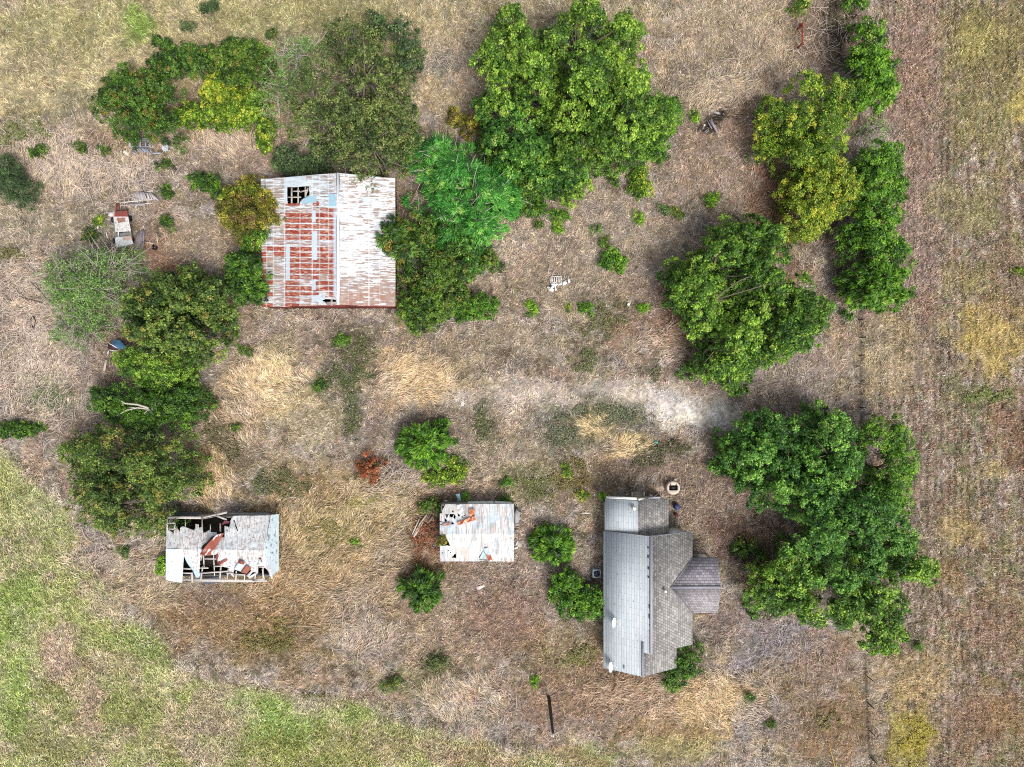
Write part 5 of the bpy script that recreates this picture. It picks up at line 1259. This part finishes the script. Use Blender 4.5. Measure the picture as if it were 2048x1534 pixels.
wall(mb, x0, y0, x0, y1, 2.0, wcol); wall(mb, x0, y0, x1, y0, 1.7, wcol, .08); wall(mb, x1 - .2, y0, x1 - .2, y1, 1.9, wcol); wall(mb, x1 - .3, y1, (x0 + x1) / 2, y1, 2.0, wcol); wall(mb, x0, y1, x0 + 4, y1, 2.0, wcol)
mb.build("wall", M_wood, csd)
q0, q1 = P(*zc(760, 900), 0), P(*zc(900, 1150), 0)
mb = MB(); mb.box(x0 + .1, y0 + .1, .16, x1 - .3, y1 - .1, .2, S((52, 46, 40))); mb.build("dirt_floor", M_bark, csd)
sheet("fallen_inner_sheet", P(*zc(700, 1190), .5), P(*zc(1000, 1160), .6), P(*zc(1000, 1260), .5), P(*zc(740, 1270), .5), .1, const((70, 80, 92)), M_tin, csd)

# ------------------------------------------------------------------ small white roofed shed
def zs(x, y): return (800 + x / 7.585, 970 + y / 7.585)
def zsl(L): return [zs(*q) for q in L]
c0 = P(954, 1066, 0)
ssd = thing("small_shed", (c0[0], c0[1], 0), "small shed with a patched white tin roof, rust holes at its north west", "shed")
def stin(px, py):
    b = lerp(S((210, 212, 212)) * np.ones(px.shape + (3,)), S((186, 200, 208)), sst(.35, .7, fbm(px / 14, py / 14, 421, 3)))
    b = lerp(b, S((220, 221, 216)), (py > 1069).astype(float) * .4)
    st = fbm(px / 1.4, py / 14, 422, 3)
    b = lerp(b, S((140, 134, 128)), sst(.54, .70, st) * .65)
    b = lerp(b, S((170, 140, 118)), sst(.56, .70, fbm(px / 3, py / 20, 423, 2)) * .5)
    b = lerp(b, S((110, 100, 96)), sst(.70, .78, fbm(px / 1.6, py / 5, 424, 2)) * (px > 985) * (py > 1070) * .8)
    b = lerp(b, S((196, 176, 160)), ((px < 921) & (py < 1030)) * .35)
    b = lerp(b, S((150, 150, 156)), inpoly(px, py, zsl([(1425, 810), (1510, 810), (1510, 1040), (1425, 1040)])) * .45)
    b = lerp(b, S((150, 150, 158)), inpoly(px, py, zsl([(600, 920), (780, 960), (780, 1165), (600, 1165)])) * .4)
    for e in (932, 954): b = lerp(b, S((120, 124, 130)), np.exp(-((px - e) / .5) ** 2) * .6 * (py < 1056))
    b = lerp(b, S((190, 196, 200)), np.exp(-((py - 1068.5) / .6) ** 2) * .6)
    return b
hz, he2 = 3.0, 2.35
A_, B_, C_, D_ = P(*zs(605, 290), he2), P(*zs(1730, 285), he2), P(*zs(1732, 748), hz), P(*zs(602, 748), hz)
holes = [zsl(q) for q in ([(688, 442), (735, 440), (728, 480), (702, 500)], [(748, 440), (815, 438), (812, 470), (786, 492), (748, 478)], [(788, 382), (815, 395), (808, 416), (788, 405)], [(868, 425), (900, 450), (912, 472), (880, 474)], [(970, 420), (995, 440), (985, 475), (968, 460)],
    [(672, 505), (716, 528), (710, 552), (680, 560)], [(780, 545), (815, 580), (812, 600), (780, 592)], [(606, 545), (630, 550), (626, 566), (606, 562)], [(612, 590), (640, 590), (630, 610), (614, 608)], [(745, 610), (0, 0), (0, 0)], [(596, 280), (690, 285), (670, 330), (640, 380), (640, 430), (596, 430)], [(820, 440), (845, 470), (838, 520), (812, 500)], [(928, 480), (950, 470), (955, 492), (935, 500)])]
sheet("north_roof_slope", A_, B_, C_, D_, .05, stin, M_tin, ssd, hole=[h for h in holes if (0, 0) not in h and len(h) > 2 and all(q[0] > 790 for q in h)], disp=lambda a, b: .06 * (fbm(a / 12, b / 12, 425, 3) - .5))
h2 = [zsl(q) for q in ([(595, 735), (690, 745), (700, 800), (745, 880), (740, 915), (640, 925), (595, 905)], [(785, 1100), (830, 1045), (852, 1050), (850, 1108)], [(1192, 1160), (1200, 1085), (1262, 985), (1290, 1030), (1330, 1160)], [(728, 990), (740, 990), (740, 1005), (728, 1005)], [(755, 1015), (772, 1015), (772, 1030), (755, 1030)], [(636, 1022), (650, 1022), (650, 1036), (636, 1036)], [(730, 900), (760, 905), (755, 925), (732, 920)])]
sheet("south_roof_slope", D_, C_, P(*zs(1728, 1158), he2), P(*zs(610, 1160), he2), .05, stin, M_tin, ssd, hole=h2, disp=lambda a, b: .06 * (fbm(a / 12, b / 12, 426, 3) - .5))
def ssh(name, pts, h0_, h1_, c, lab=None, bow=.05, cf=None):
    A, B, C, D = [zs(*q) for q in pts]
    o = sheet(name, P(*A, h0_), P(*B, h0_), P(*C, h1_), P(*D, h1_), .04, cf or const(c, .2, 3), M_tin, ssd, disp=lambda a, b: bow * np.sin(a / 2.0 + b / 2.5))
    if lab: o["label"] = lab
rcf = lambda px, py: lerp(lerp(S((160, 78, 48)) * np.ones(px.shape + (3,)), S((206, 140, 96)), sst(.4, .7, fbm(px / 3, py / 3, 427, 3))), S((214, 200, 184)), sst(.66, .74, fbm(px / 3, py / 2, 428, 2)))
ssh("rusty_flap", [(868, 572), (1140, 465), (1148, 530), (885, 608)], 3.0, 2.95, None, "orange rust flap lying across the roof", .06, rcf)
ssh("rusty_patch", [(1045, 365), (1135, 362), (1132, 470), (1055, 480)], 2.75, 2.9, None, "square rust patch", .04, rcf)
ssh("rusty_flap", [(1268, 962), (1330, 952), (1402, 1132), (1338, 1152)], 2.85, 2.5, None, "curled rusty flap at the south eave", .05, lambda px, py: lerp(S((176, 198, 210)) * np.ones(px.shape + (3,)), S((156, 82, 58)), sst(1106, 1112, py)))
ssh("pale_blue_sheet", [(1188, 1148), (1262, 990), (1345, 1140), (1200, 1152)], 2.25, 2.2, (176, 204, 212), None, .02)
ssh("bent_sheet", [(850, 300), (935, 295), (985, 455), (900, 430)], 2.5, 2.85, (220, 222, 222))
ssh("brown_scrap", [(640, 590), (750, 565), (790, 600), (650, 625)], 2.95, 2.9, (150, 112, 104))
ssh("fallen_wall_sheet", [(1030, 248), (1420, 240), (1420, 278), (1020, 280)], 1.2, 1.8, (206, 216, 220))
ssh("fallen_wall_sheet", [(1440, 240), (1690, 255), (1700, 282), (1430, 276)], 1.2, 1.8, (214, 218, 222))
mb = MB(); x0, x1 = A_[0] + .15, B_[0] - .15; y0, y1 = P(0, zs(0, 1160)[1], he2)[1] + .15, A_[1] - .12
for a in ((x0, y0, x1, y0), (x1, y0, x1, y1), (x1, y1, x0, y1), (x0, y1, x0, y0)): wall(mb, *a, he2 - .08, S((150, 146, 140)))
mb.build("wall", M_wood, ssd)
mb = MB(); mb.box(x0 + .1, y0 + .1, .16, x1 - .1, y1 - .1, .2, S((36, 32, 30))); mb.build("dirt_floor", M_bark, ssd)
for k in range(4):
    xx = x0 + .6 + k * 1.1
    MB().bar((xx, y1, he2 - .10), (xx, (y0 + y1) / 2, hz - .14), .06, .1, wc).build("rafter", M_wood, ssd)
# pieces lying round the small shed
tin("tin_scrap", zsl([(840, 140), (905, 130), (918, 200), (935, 262), (870, 262), (865, 190)]), .7, .5, (176, 214, 214), "pale turquoise tin scrap sticking up at the shed's north wall", "scrap metal")
tin("tin_scrap", zsl([(668, 232), (720, 228), (718, 262), (665, 262)]), .5, .4, (196, 190, 180), "tiny pale scrap at the shed's north west corner", "scrap metal")
def planks(name, label, segs, wd_, c, h=.12, cat="boards", group=None, zf=None):
    """a thing made of several boards, every board a part"""
    pts = [zf(*s[:2]) if zf else s[:2] for s in segs]
    cx = sum(p_[0] for p_ in pts) / len(pts); cy = sum(p_[1] for p_ in pts) / len(pts)
    b = P(cx, cy, 0); o = thing(name, (b[0], b[1], 0), label, cat, group)
    r_ = np.random.RandomState(int(cx))
    for k, s in enumerate(segs):
        a, b_ = (zf(*s[:2]), zf(*s[2:4])) if zf else (s[:2], s[2:4])
        hh = h + .035 * k
        MB().bar(P(*a, hh), P(*b_, hh + r_.uniform(-.04, .08)), wd_ * r_.uniform(.7, 1.3), .04, S(c) * r_.uniform(.75, 1.15)).build("board", M_wood, o)
    return o
planks("fallen_boards", "grey fallen board bundle in the weeds west of the small shed", [(175, 770, 290, 520), (200, 775, 330, 540), (235, 760, 350, 560), (210, 790, 260, 700), (290, 600, 400, 460), (320, 560, 410, 440)], .13, (196, 184, 168), .25, zf=zs)
planks("fallen_boards", "short boards tipped against the small shed's west wall", [(440, 560, 500, 480), (480, 760, 540, 700), (510, 820, 540, 790)], .12, (150, 130, 120), .25, zf=zs)
tin("fallen_sheet", zsl([(1735, 440), (1765, 365), (1825, 430), (1790, 600), (1740, 610)]), .9, .3, (158, 158, 160), "grey pointed sheet leaning on the small shed's east wall", "sheet")
planks("fallen_boards", "stack of short boards along the small shed's east wall", [(1735, 620, 1810, 600), (1735, 645, 1815, 640), (1740, 690, 1810, 680), (1735, 715, 1800, 700), (1740, 605, 1800, 585)], .12, (170, 160, 156), .25, zf=zs)
tin("fallen_sheet", zsl([(1745, 800), (1790, 850), (1850, 890), (1845, 935), (1790, 945), (1740, 930)]), .3, .25, (172, 164, 156), "pale rubble slab by the small shed's south east side", "slab", M_conc)
planks("loose_boards", "two white sticks lying on the rubble slab", [(1760, 915, 1785, 845), (1735, 960, 1790, 950)], .1, (236, 232, 228), .42, zf=zs)
tin("white_scrap", [(952, 1174), (958, 1172), (966, 1170), (971, 1172), (962, 1177), (955, 1181)], .2, .2, (222, 216, 206), "torn white scrap lying south of the small shed", "scrap")
planks("loose_boards", "white stick lying in the weeds west of the addition", [(1164, 1026, 1180, 1026.5)], .12, (224, 216, 206), .3)

# ------------------------------------------------------------------ derelict car and timber in the west
def zk(x, y): return (170 + x / 9.59, 360 + y / 9.59)
c0 = P(*zk(710, 900), 0)
car = thing("wrecked_car", (c0[0], c0[1], 0), "wrecked old car, rusty red and white roof, empty windscreen and crumpled bonnet", "car")
def lay(pts, h): return [P(*zk(*q), h) for q in pts]
body = [(545, 650), (590, 602), (790, 598), (826, 640), (890, 1000), (925, 1225), (880, 1250), (710, 1300), (600, 1270), (580, 1150), (545, 900)]
def ccw(L):
    a = sum(L[k][0] * L[(k + 1) % len(L)][1] - L[(k + 1) % len(L)][0] * L[k][1] for k in range(len(L)))
    return L if a > 0 else L[::-1]
mb = MB(); lo = ccw(lay(body, .25)); hi = ccw(lay(body, .85)); mb.prism(lo, hi, S((120, 124, 122))); mb.build("body", M_paint, car)
mb = MB(); lo = ccw(lay([(560, 660), (600, 615), (785, 612), (815, 650), (862, 1000), (600, 1020)], .86)); hi = ccw(lay([(560, 650), (600, 612), (785, 608), (815, 640), (862, 985), (600, 1005)], 1.38)); mb.prism(lo, hi, S((22, 24, 26))); mb.build("cabin_shade", M_plain, car)  # solid dark block, coloured as the shade inside the cabin
def rf(px, py):
    x_ = (px - 170) * 9.59; y_ = (py - 360) * 9.59
    b = lerp(S((206, 206, 202)) * np.ones(px.shape + (3,)), S((184, 180, 174)), fbm(px / 4, py / 2, 431, 3))
    b = lerp(b, S((126, 56, 46)), sst(720, 700, y_) * sst(540, 580, x_ + 30 * (fbm(px, py, 432, 2) - .5)))
    b = lerp(b, S((130, 72, 58)), inpoly(x_, y_, [(610, 725), (770, 720), (790, 800), (640, 830)]) * .85)
    b = lerp(b, S((222, 204, 200)), np.exp(-((y_ - 715) / 8) ** 2))
    return lerp(b, S((96, 78, 70)), sst(.62, .72, fbm(px / 2.2, py / 2.2, 433, 2)) * .6)
bow = lambda a, b: .08 * np.cos((a - 244) / 16 * 1.4)
sheet("roof", P(*zk(530, 608), 1.42), P(*zk(812, 592), 1.42), P(*zk(882, 985), 1.40), P(*zk(585, 1005), 1.40), .04, rf, M_tin, car, disp=bow)
sheet("bonnet", P(*zk(575, 1100), 1.0), P(*zk(895, 1062), 1.0), P(*zk(930, 1225), .92), P(*zk(600, 1300), .90), .04, lambda px, py: lerp(const((190, 194, 194), .2, 2)(px, py), S((160, 124, 108)), (((px - 170) * 9.59 > 730) & ((py - 360) * 9.59 < 1160)) * .7), M_tin, car,
      keep=[[zk(*q) for q in [(580, 1120), (620, 1090), (730, 1090), (740, 1075), (880, 1058), (900, 1120), (930, 1228), (860, 1255), (800, 1270), (710, 1305), (640, 1295), (590, 1268), (570, 1190)]]], disp=lambda a, b: .08 * (fbm(a / 3, b / 3, 434, 2) - .5) + .05)
MB().bar(P(*zk(640, 1000), 1.38), P(*zk(640, 1085), 1.02), .14, .06, S((206, 204, 200))).build("windscreen_pillar", M_paint, car)
MB().bar(P(*zk(866, 985), 1.38), P(*zk(880, 1062), 1.02), .08, .06, S((150, 150, 148))).build("windscreen_pillar", M_paint, car)
for (x_, y_) in ((545, 760), (868, 740), (575, 1170), (905, 1150)):
    q = P(*zk(x_, y_), .3); MB().tube([q - (.1, 0, 0), q + (.1, 0, 0)], .3, 16, S((40, 38, 38))).build("wheel", M_plain, car)
tin("rusty_sheet", [zk(*q) for q in [(600, 445), (670, 440), (665, 600), (585, 605), (590, 520)]], .45, .8, (120, 68, 56), "rusty brown sheet tucked behind the car's roof end", "sheet")
planks("frame_timbers", "long pale beams meeting at a corner north of the wrecked car", [(625, 438, 1290, 372), (690, 492, 1285, 440), (690, 455, 672, 600), (1195, 215, 1310, 208)], .12, (214, 206, 196), .35, zf=zk, cat="beams")
planks("plank_fan", "fan of weathered grey planks spread under the pale beams", [(900, 400, 950, 240), (930, 430, 985, 225), (970, 440, 1010, 215), (1005, 450, 1030, 220), (1050, 400, 1060, 225), (1100, 410, 1075, 230), (1140, 400, 1100, 225), (1180, 390, 1120, 230), (1230, 380, 1190, 250), (1290, 380, 1220, 240), (1340, 385, 1250, 230), (1400, 390, 1270, 260), (890, 470, 1150, 470), (1000, 460, 960, 530)], .17, (186, 180, 182), .2, zf=zk)
tin("white_block", [zk(*q) for q in [(455, 615), (530, 620), (520, 700), (450, 690)]], .45, .45, (214, 208, 204), "small white box beside the car's roof", "box", M_paint, th=.4)
planks("plank_pile", "pile of dark weathered boards east of the car's bonnet", [(960, 1280, 1010, 1020), (1000, 1330, 1045, 990), (1040, 1340, 1075, 980), (1080, 1300, 1105, 960), (1110, 1290, 1125, 980), (930, 1300, 1040, 1345), (1120, 1180, 1080, 1310)], .26, (150, 140, 144), .2, zf=zk)
planks("loose_boards", "thin pole and upright stick lying east of the plank pile", [(1145, 1185, 1310, 1222), (1370, 1020, 1395, 1210)], .12, (196, 176, 156), .25, zf=zk)
planks("loose_boards", "short white boards lying west of the wrecked car", [(405, 1000, 430, 1105), (240, 870, 245, 930), (285, 850, 295, 900)], .13, (224, 216, 210), .25, zf=zk)
q = P(*zk(1318, 1280), .3); mb = MB(); mb.cyl((q[0], q[1]), 0, .16, .30, .30, 18, S((30, 26, 26))); mb.cyl((q[0], q[1]), .16, .22, .28, .2, 18, S((22, 18, 18)))
tag(mb.build("old_tyre", M_plain), "small round dark tyre near the end of the thin pole", "tyre")
# broken crate under the north west tree
def zt(x, y): return (170 + x / 10.24, 230 + y / 10.24)
cr = [(915, 655, 1090, 635), (1090, 635, 1350, 655), (1085, 480, 1095, 650), (1125, 480, 1130, 650), (1150, 475, 1350, 480), (1150, 505, 1355, 515), (1240, 520, 1240, 640), (1330, 510, 1330, 650), (915, 480, 920, 650), (970, 460, 1080, 455), (1370, 785, 1550, 780)]
planks("broken_crate", "broken grey timber crate frame under the north west tree", cr, .13, (160, 162, 172), .5, zf=zt, cat="crate")
planks("slat_panel", "slanting grey slats spilled south of the broken crate", [(1020, 640, 1160, 760), (1060, 640, 1190, 760), (1120, 640, 1240, 760), (1160, 640, 1300, 780), (1210, 640, 1330, 780), (1270, 650, 1390, 770), (980, 700, 1060, 770), (950, 740, 1040, 800)], .14, (140, 144, 154), .3, zf=zt)
planks("striped_sheet", "narrow striped grey metal sheet east of the broken crate", [(1590, 520, 1590, 720), (1615, 490, 1618, 740), (1640, 480, 1650, 750), (1670, 470, 1680, 740), (1695, 480, 1695, 700)], .11, (190, 196, 206), .35, zf=zt, cat="sheet")
blob("white_stone", *zt(820, 770), .42, .26, .3, (214, 208, 194), "white stone west of the slanting slats", "stone", rot=-.8)
blob("flat_stone", *zt(1090, 1060), .45, .28, .2, (176, 168, 150), "dull stone among stems south of the slanting slats", "stone")
planks("leaning_post", "long dark post with a pale edge south east of the crate", [(1580, 950, 1880, 1130)], .2, (70, 66, 64), .4, zf=zt, cat="post")
# blue sheet
def zb(x, y): return (180 + x / 14.6, 640 + y / 14.6)
bs = tin("blue_sheet", [zb(*q) for q in [(640, 580), (860, 590), (990, 720), (1250, 900), (1240, 990), (1090, 990), (960, 850), (780, 830), (600, 650), (700, 680)]], .9, .9, (96, 148, 190), "blue metal sheet poking out from under the dense dark tree", "sheet")
planks("sheet_frame", "white edge board along the blue sheet", [(560, 680, 800, 820)], .12, (222, 222, 228), 1.0, zf=zb, cat="board")
tin("rusty_sheet", [zb(*q) for q in [(530, 720), (600, 700), (790, 840), (760, 880), (520, 860)]], .5, .4, (72, 44, 44), "dark maroon sheet below the white edge board", "sheet")
planks("loose_boards", "long pale board standing clear south of the blue sheet", [(410, 1500, 470, 1160)], .2, (222, 206, 196), .3, zf=zb)
planks("loose_boards", "short pale board beside the dark maroon sheet", [(520, 1000, 540, 870), (560, 870, 800, 905)], .12, (200, 190, 186), .5, zf=zb)
# wire coil
mb = MB(); q = P(67, 645, .25); pts = []
for k in range(70):
    t = k * .36; rr = .5 + .06 * math.sin(k * 1.7); pts.append((q[0] + rr * .55 * math.cos(t), q[1] + rr * 1.15 * math.sin(t), .16 + .004 * k))
mb.tube(pts, .035, 5, S((60, 56, 64))); tag(mb.build("wire_coil", M_tin), "dark oval coil of wire west of the sparse grey tree", "wire coil")
# dead white forked branch over the thicket
def zd(x, y): return (x / 4, 768 + y / 4)
db = MB(); bc = S((190, 182, 168))
def br(pts, r0, h):
    p_ = [P(*zd(*q), hh) for q, hh in zip(pts, h)]
    db.tube(p_, list(np.linspace(r0, r0 * .4, len(p_))), 7, bc)
br([(1210, 235), (1185, 190), (1100, 165), (1000, 155), (970, 135)], .13, [3.6, 4.4, 4.7, 4.8, 4.9]); br([(1190, 200), (1100, 190), (1010, 210), (935, 255)], .09, [4.3, 4.6, 4.6, 4.6])
br([(1205, 225), (1225, 190), (1255, 135)], .10, [4.0, 4.6, 5.0]); br([(1185, 205), (1150, 240)], .06, [4.2, 4.3]); br([(1100, 190), (1030, 185)], .05, [4.5, 4.7]); br([(1210, 235), (1230, 300), (1260, 420)], .14, [3.6, 2.2, 0.0])
tag(db.build("dead_branch", M_bark, smooth=True), "bare white forked branch rising from the dark thicket", "dead branch")
db = MB(); bc = S((150, 138, 126))
def zd2(x, y): return (680 + x / 4.76, 860 + y / 4.76)
for L in ([(380, 520), (480, 400), (520, 330)], [(400, 500), (450, 420), (530, 350), (560, 320)], [(350, 420), (450, 380), (520, 300)], [(420, 290), (470, 240), (540, 210)], [(440, 300), (500, 250), (530, 220)], [(520, 330), (470, 300), (430, 310)], [(530, 350), (560, 400), (600, 470)], [(330, 520), (360, 540), (390, 510)], [(450, 380), (420, 340), (330, 340)]):
    db.tube([P(*zd2(*q), .3 + .15 * k) for k, q in enumerate(L)], [.05, .04, .03, .02][:len(L)], 5, bc)
tag(db.build("dead_branch", M_bark), "tangle of grey dead branches next to the dying rust red bush", "dead branches")
# two dark bare boughs west of the sparse tree
db = MB(); bc = S((90, 78, 74))
def zd3(x, y): return (x / 4, 384 + y / 4)
for L, hh in (([(440, 880), (370, 855), (330, 800), (280, 720)], 1.6), ([(340, 885), (240, 860), (150, 835)], 1.2), ([(330, 800), (240, 715)], 1.6)):
    db.tube([P(*zd3(*q), hh + .1 * k) for k, q in enumerate(L)], list(np.linspace(.09, .03, len(L))), 6, bc)
tag(db.build("dead_branch", M_bark), "dark bare boughs reaching west out of the sparse grey tree", "dead branch")
tag(MB().tube([P(376, 838, .4), P(379, 850, .4), P(384, 862, .3)], [.12, .14, .16], 7, S((190, 160, 138))).build("tree_stump", M_bark), "pale broken stump at the thicket's south east edge", "stump")

# ------------------------------------------------------------------ things in the yard
def zp(x, y): return (1030 + x / 6.827, 480 + y / 6.827)
pa = thing("wooden_pallet", P(*zp(560, 540), 0), "broken white slatted pallet in the middle of the dry yard", "pallet")
for x_ in (492, 515, 540, 565, 590, 612, 630): MB().bar(P(*zp(x_, 500), .28), P(*zp(x_ - 2, 592), .26), .07 if x_ not in (492, 630) else .1, .03, S((232, 228, 226))).build("slat", M_wood, pa)
for y_ in (500, 592): MB().bar(P(*zp(488, y_), .24), P(*zp(634, y_), .24), .10, .06, S((226, 222, 220))).build("cross_rail", M_wood, pa)
planks("loose_boards", "white boards heaped against the pallet's south side", [(490, 600, 560, 580), (440, 640, 530, 690), (450, 660, 520, 700), (500, 640, 580, 600), (470, 690, 540, 610), (540, 600, 560, 690), (500, 600, 560, 615), (590, 610, 640, 600)], .2, (234, 230, 230), .3, zf=zp)
planks("loose_boards", "square white board east of the pallet with a thin stick", [(650, 605, 700, 570), (720, 560, 750, 550)], .42, (232, 226, 226), .3, zf=zp)
planks("loose_boards", "grey sticks strewn north of the pallet", [(510, 490, 535, 410), (470, 400, 480, 320), (455, 460, 465, 370), (650, 350, 700, 370), (670, 470, 680, 520), (720, 530, 745, 480), (765, 540, 768, 490)], .09, (180, 172, 168), .3, zf=zp)
mb = MB(); q = P(*zp(1552, 878), .5); mb.cyl((q[0], q[1]), 0, .45, .09, .09, 14, S((220, 220, 216))); mb.cyl((q[0], q[1]), .45, .55, .15, .13, 16, S((246, 246, 244)))
tag(mb.build("capped_pipe", M_plain), "short white pipe with a round cap standing in dry grass", "pipe")
# turquoise bag
q = P(1312, 884, .3); V = []
blob("plastic_bag", 1313, 885, .26, .18, .34, (86, 176, 164), "crumpled turquoise plastic bag on the straw", "bag", M_plain, rot=-.6)
# white chair under the round tree
def zq(x, y): return (1370 + x / 13.6, 620 + y / 13.6)
ch = thing("garden_chair", P(*zq(460, 480), 0), "white slatted garden chair half under the great round tree", "chair")
for (a, b, c_, d_, h, wd_) in ((380, 485, 540, 490, .44, .10), (335, 545, 470, 575, .44, .10), (360, 515, 500, 530, .44, .08)): MB().bar(P(*zq(a, b), h), P(*zq(c_, d_), h), wd_, .03, S((226, 216, 220))).build("seat_slat", M_plain, ch)
MB().bar(P(*zq(450, 430), .6), P(*zq(520, 425), .6), .2, .04, S((236, 230, 230))).build("backrest", M_plain, ch); MB().bar(P(*zq(480, 355), .85), P(*zq(548, 350), .85), .12, .04, S((240, 236, 236))).build("backrest", M_plain, ch)
for (x_, y_) in ((345, 548), (470, 575), (390, 485), (535, 490)): a = P(*zq(x_, y_), .44); MB().bar((a[0], a[1], 0), a, .05, .05, S((220, 214, 214))).build("leg", M_plain, ch)
tin("tin_scrap", [zq(*q_) for q_ in [(590, 390), (650, 360), (695, 400), (640, 460), (585, 470)]], .3, .3, (168, 176, 162), "dull pale scrap lying beside the garden chair", "scrap metal")
# log heap by the stakes
def zh(x, y): return (1370 + x / 12.05, 200 + y / 12.05)
planks("log_heap", "heap of grey logs over a dark hollow by the fence stakes", [(580, 480, 790, 800), (545, 520, 650, 690), (620, 470, 760, 740), (480, 760, 560, 710), (500, 800, 570, 730), (450, 600, 440, 700)], .16, (150, 142, 150), .35, zf=zh, cat="logs")
planks("loose_boards", "thin pale sticks north of the log heap", [(560, 275, 830, 300), (690, 300, 850, 340), (600, 300, 560, 400)], .07, (206, 202, 200), .3, zf=zh)
blob("white_stone", *zh(470, 600), .14, .14, .2, (236, 226, 212), "small white stone at the log heap's west side", "stone")
# stakes of the northern fence
fn = thing("wire_fence", P(1462, 239, 0), "short run of dark fence stakes beside the log heap", "fence")
tops = []
for (a, b, c_, d_) in ((485, 480, 590, 360), (845, 460, 915, 390), (1025, 435, 1080, 385), (1235, 455, 1290, 405), (1610, 480, 1695, 410)):
    x0_, y0_ = zh(a, b); x1_, y1_ = zh(c_, d_)
    g_ = P(x0_, y0_, 0); t_ = P(x1_, y1_, 1.25); t_ = g_ + (t_ - g_) * .9
    MB().tube([g_ - (0, 0, .2), t_], .06, 7, S((60, 54, 52))).build("stake", M_wood, fn); tops.append(t_)
for f_ in (.45, .85):
    m = MB(); m.tube([(t[0], t[1], t[2] * f_) for t in tops], .008, 4, S((120, 116, 112))); m.build("wire", M_tin, fn)
# fence along the field
fe = thing("wire_fence", P(1722, 900, 0), "long dark post and wire fence dividing the yard from the field", "fence")
tp = []
for k, (x_, y_) in enumerate([(1700, -40), (1704, 40), (1708, 130), (1711, 220), (1713, 330), (1715, 430), (1716, 540), (1717, 640), (1718, 676), (1718, 711), (1718, 762), (1719, 815), (1720, 900), (1723, 1000), (1726, 1100), (1729, 1200), (1732, 1300), (1734, 1352), (1736, 1406), (1738, 1460), (1741, 1514), (1744, 1570)]):
    g_ = P(x_, y_, 0); MB().tube([g_ - (0, 0, .2), g_ + (0, 0, 1.25)], .055, 7, S((46, 40, 40))).build("fence_post", M_wood, fe); tp.append(g_)
for z_ in (.4, .75, 1.1):
    m = MB(); m.tube([t + (0, 0, z_) for t in tp], .008, 4, S((110, 104, 100))); m.build("wire", M_tin, fe)
# red gate post at the north
def zr_(x, y): return (1560 + x / 12.78, y / 12.78)
rg = thing("pipe_gate", P(*zr_(570, 850), 0), "rusty red pipe gate standing edgewise in northern brush", "gate")
rc_ = S((140, 56, 50))
MB().tube([P(*zr_(575, 590), 1.3), P(*zr_(580, 1090), 1.3)], .07, 8, rc_).build("top_rail", M_paint, rg)
MB().tube([P(*zr_(560, 600), .5), P(*zr_(562, 1085), .5)], .05, 8, rc_).build("lower_rail", M_paint, rg)
for (a, b) in ((575, 590), (580, 1090)):
    t_ = P(*zr_(a, b), 1.45); MB().tube([(t_[0], t_[1], -.2), t_], .09, 10, rc_ * .8).build("gate_post", M_paint, rg)
for (a, b, c_, d_) in ((600, 560, 470, 660), (595, 1080, 440, 1220)):
    MB().tube([P(*zr_(a, b), 1.1), P(*zr_(c_, d_), .1)], .05, 8, rc_ * .7).build("brace", M_paint, rg)
# utility pole
up = thing("utility_pole", P(1097.5, 1393, 0), "dark wooden utility pole with a white insulator, alone in southern grass", "utility pole")
b_ = P(1097.5, 1393, 0); t_ = b_ + (0, 0, 8.0)
MB().tube([b_ - (0, 0, .3), b_ + (0, 0, 4), t_], [.19, .16, .13], 12, S((66, 62, 56))).build("pole", M_wood, up, smooth=True)
MB().tube([t_, t_ + (0.0, 0, .12)], [.14, .10], 12, S((160, 160, 158))).build("pole_cap", M_tin, up)
m = MB(); m.cyl((t_[0] + .02, t_[1] - .22), 7.7, 8.0, .07, .05, 12, S((240, 240, 240))); m.bar((t_[0], t_[1], 7.75), (t_[0] + .02, t_[1] - .24, 7.75), .05, .05, S((120, 120, 120))); m.build("insulator", M_plain, up)
MB().tube([b_ + (.0, -.20, .2), b_ + (.0, -.17, 7.6)], .02, 5, S((150, 156, 150))).build("ground_wire", M_tin, up)
# yellow hose and small bits
tag(MB().tube([P(1657, 1482, .3), P(1661, 1500, .32), P(1666, 1518, .3), P(1671, 1540, .3)], .035, 6, S((200, 164, 60))).build("yellow_pole", M_plain), "thin yellow rod lying in the grass by the fence's south end", "rod")
tag(MB().tube([P(1155, 1030, .3), P(1163, 1042, .33), P(1168, 1050, .3)], .03, 5, S((176, 160, 146))).build("loose_stick", M_wood), "thin bent stick in weeds west of the addition", "stick")
blob("white_stone", 1189, 990, .16, .12, .16, (236, 226, 220), "small white stone north west of the addition", "stone")
blob("white_stone", 1343, 1328, .12, .18, .2, (232, 230, 224), "white lump on the dense dark bush by the house", "stone")
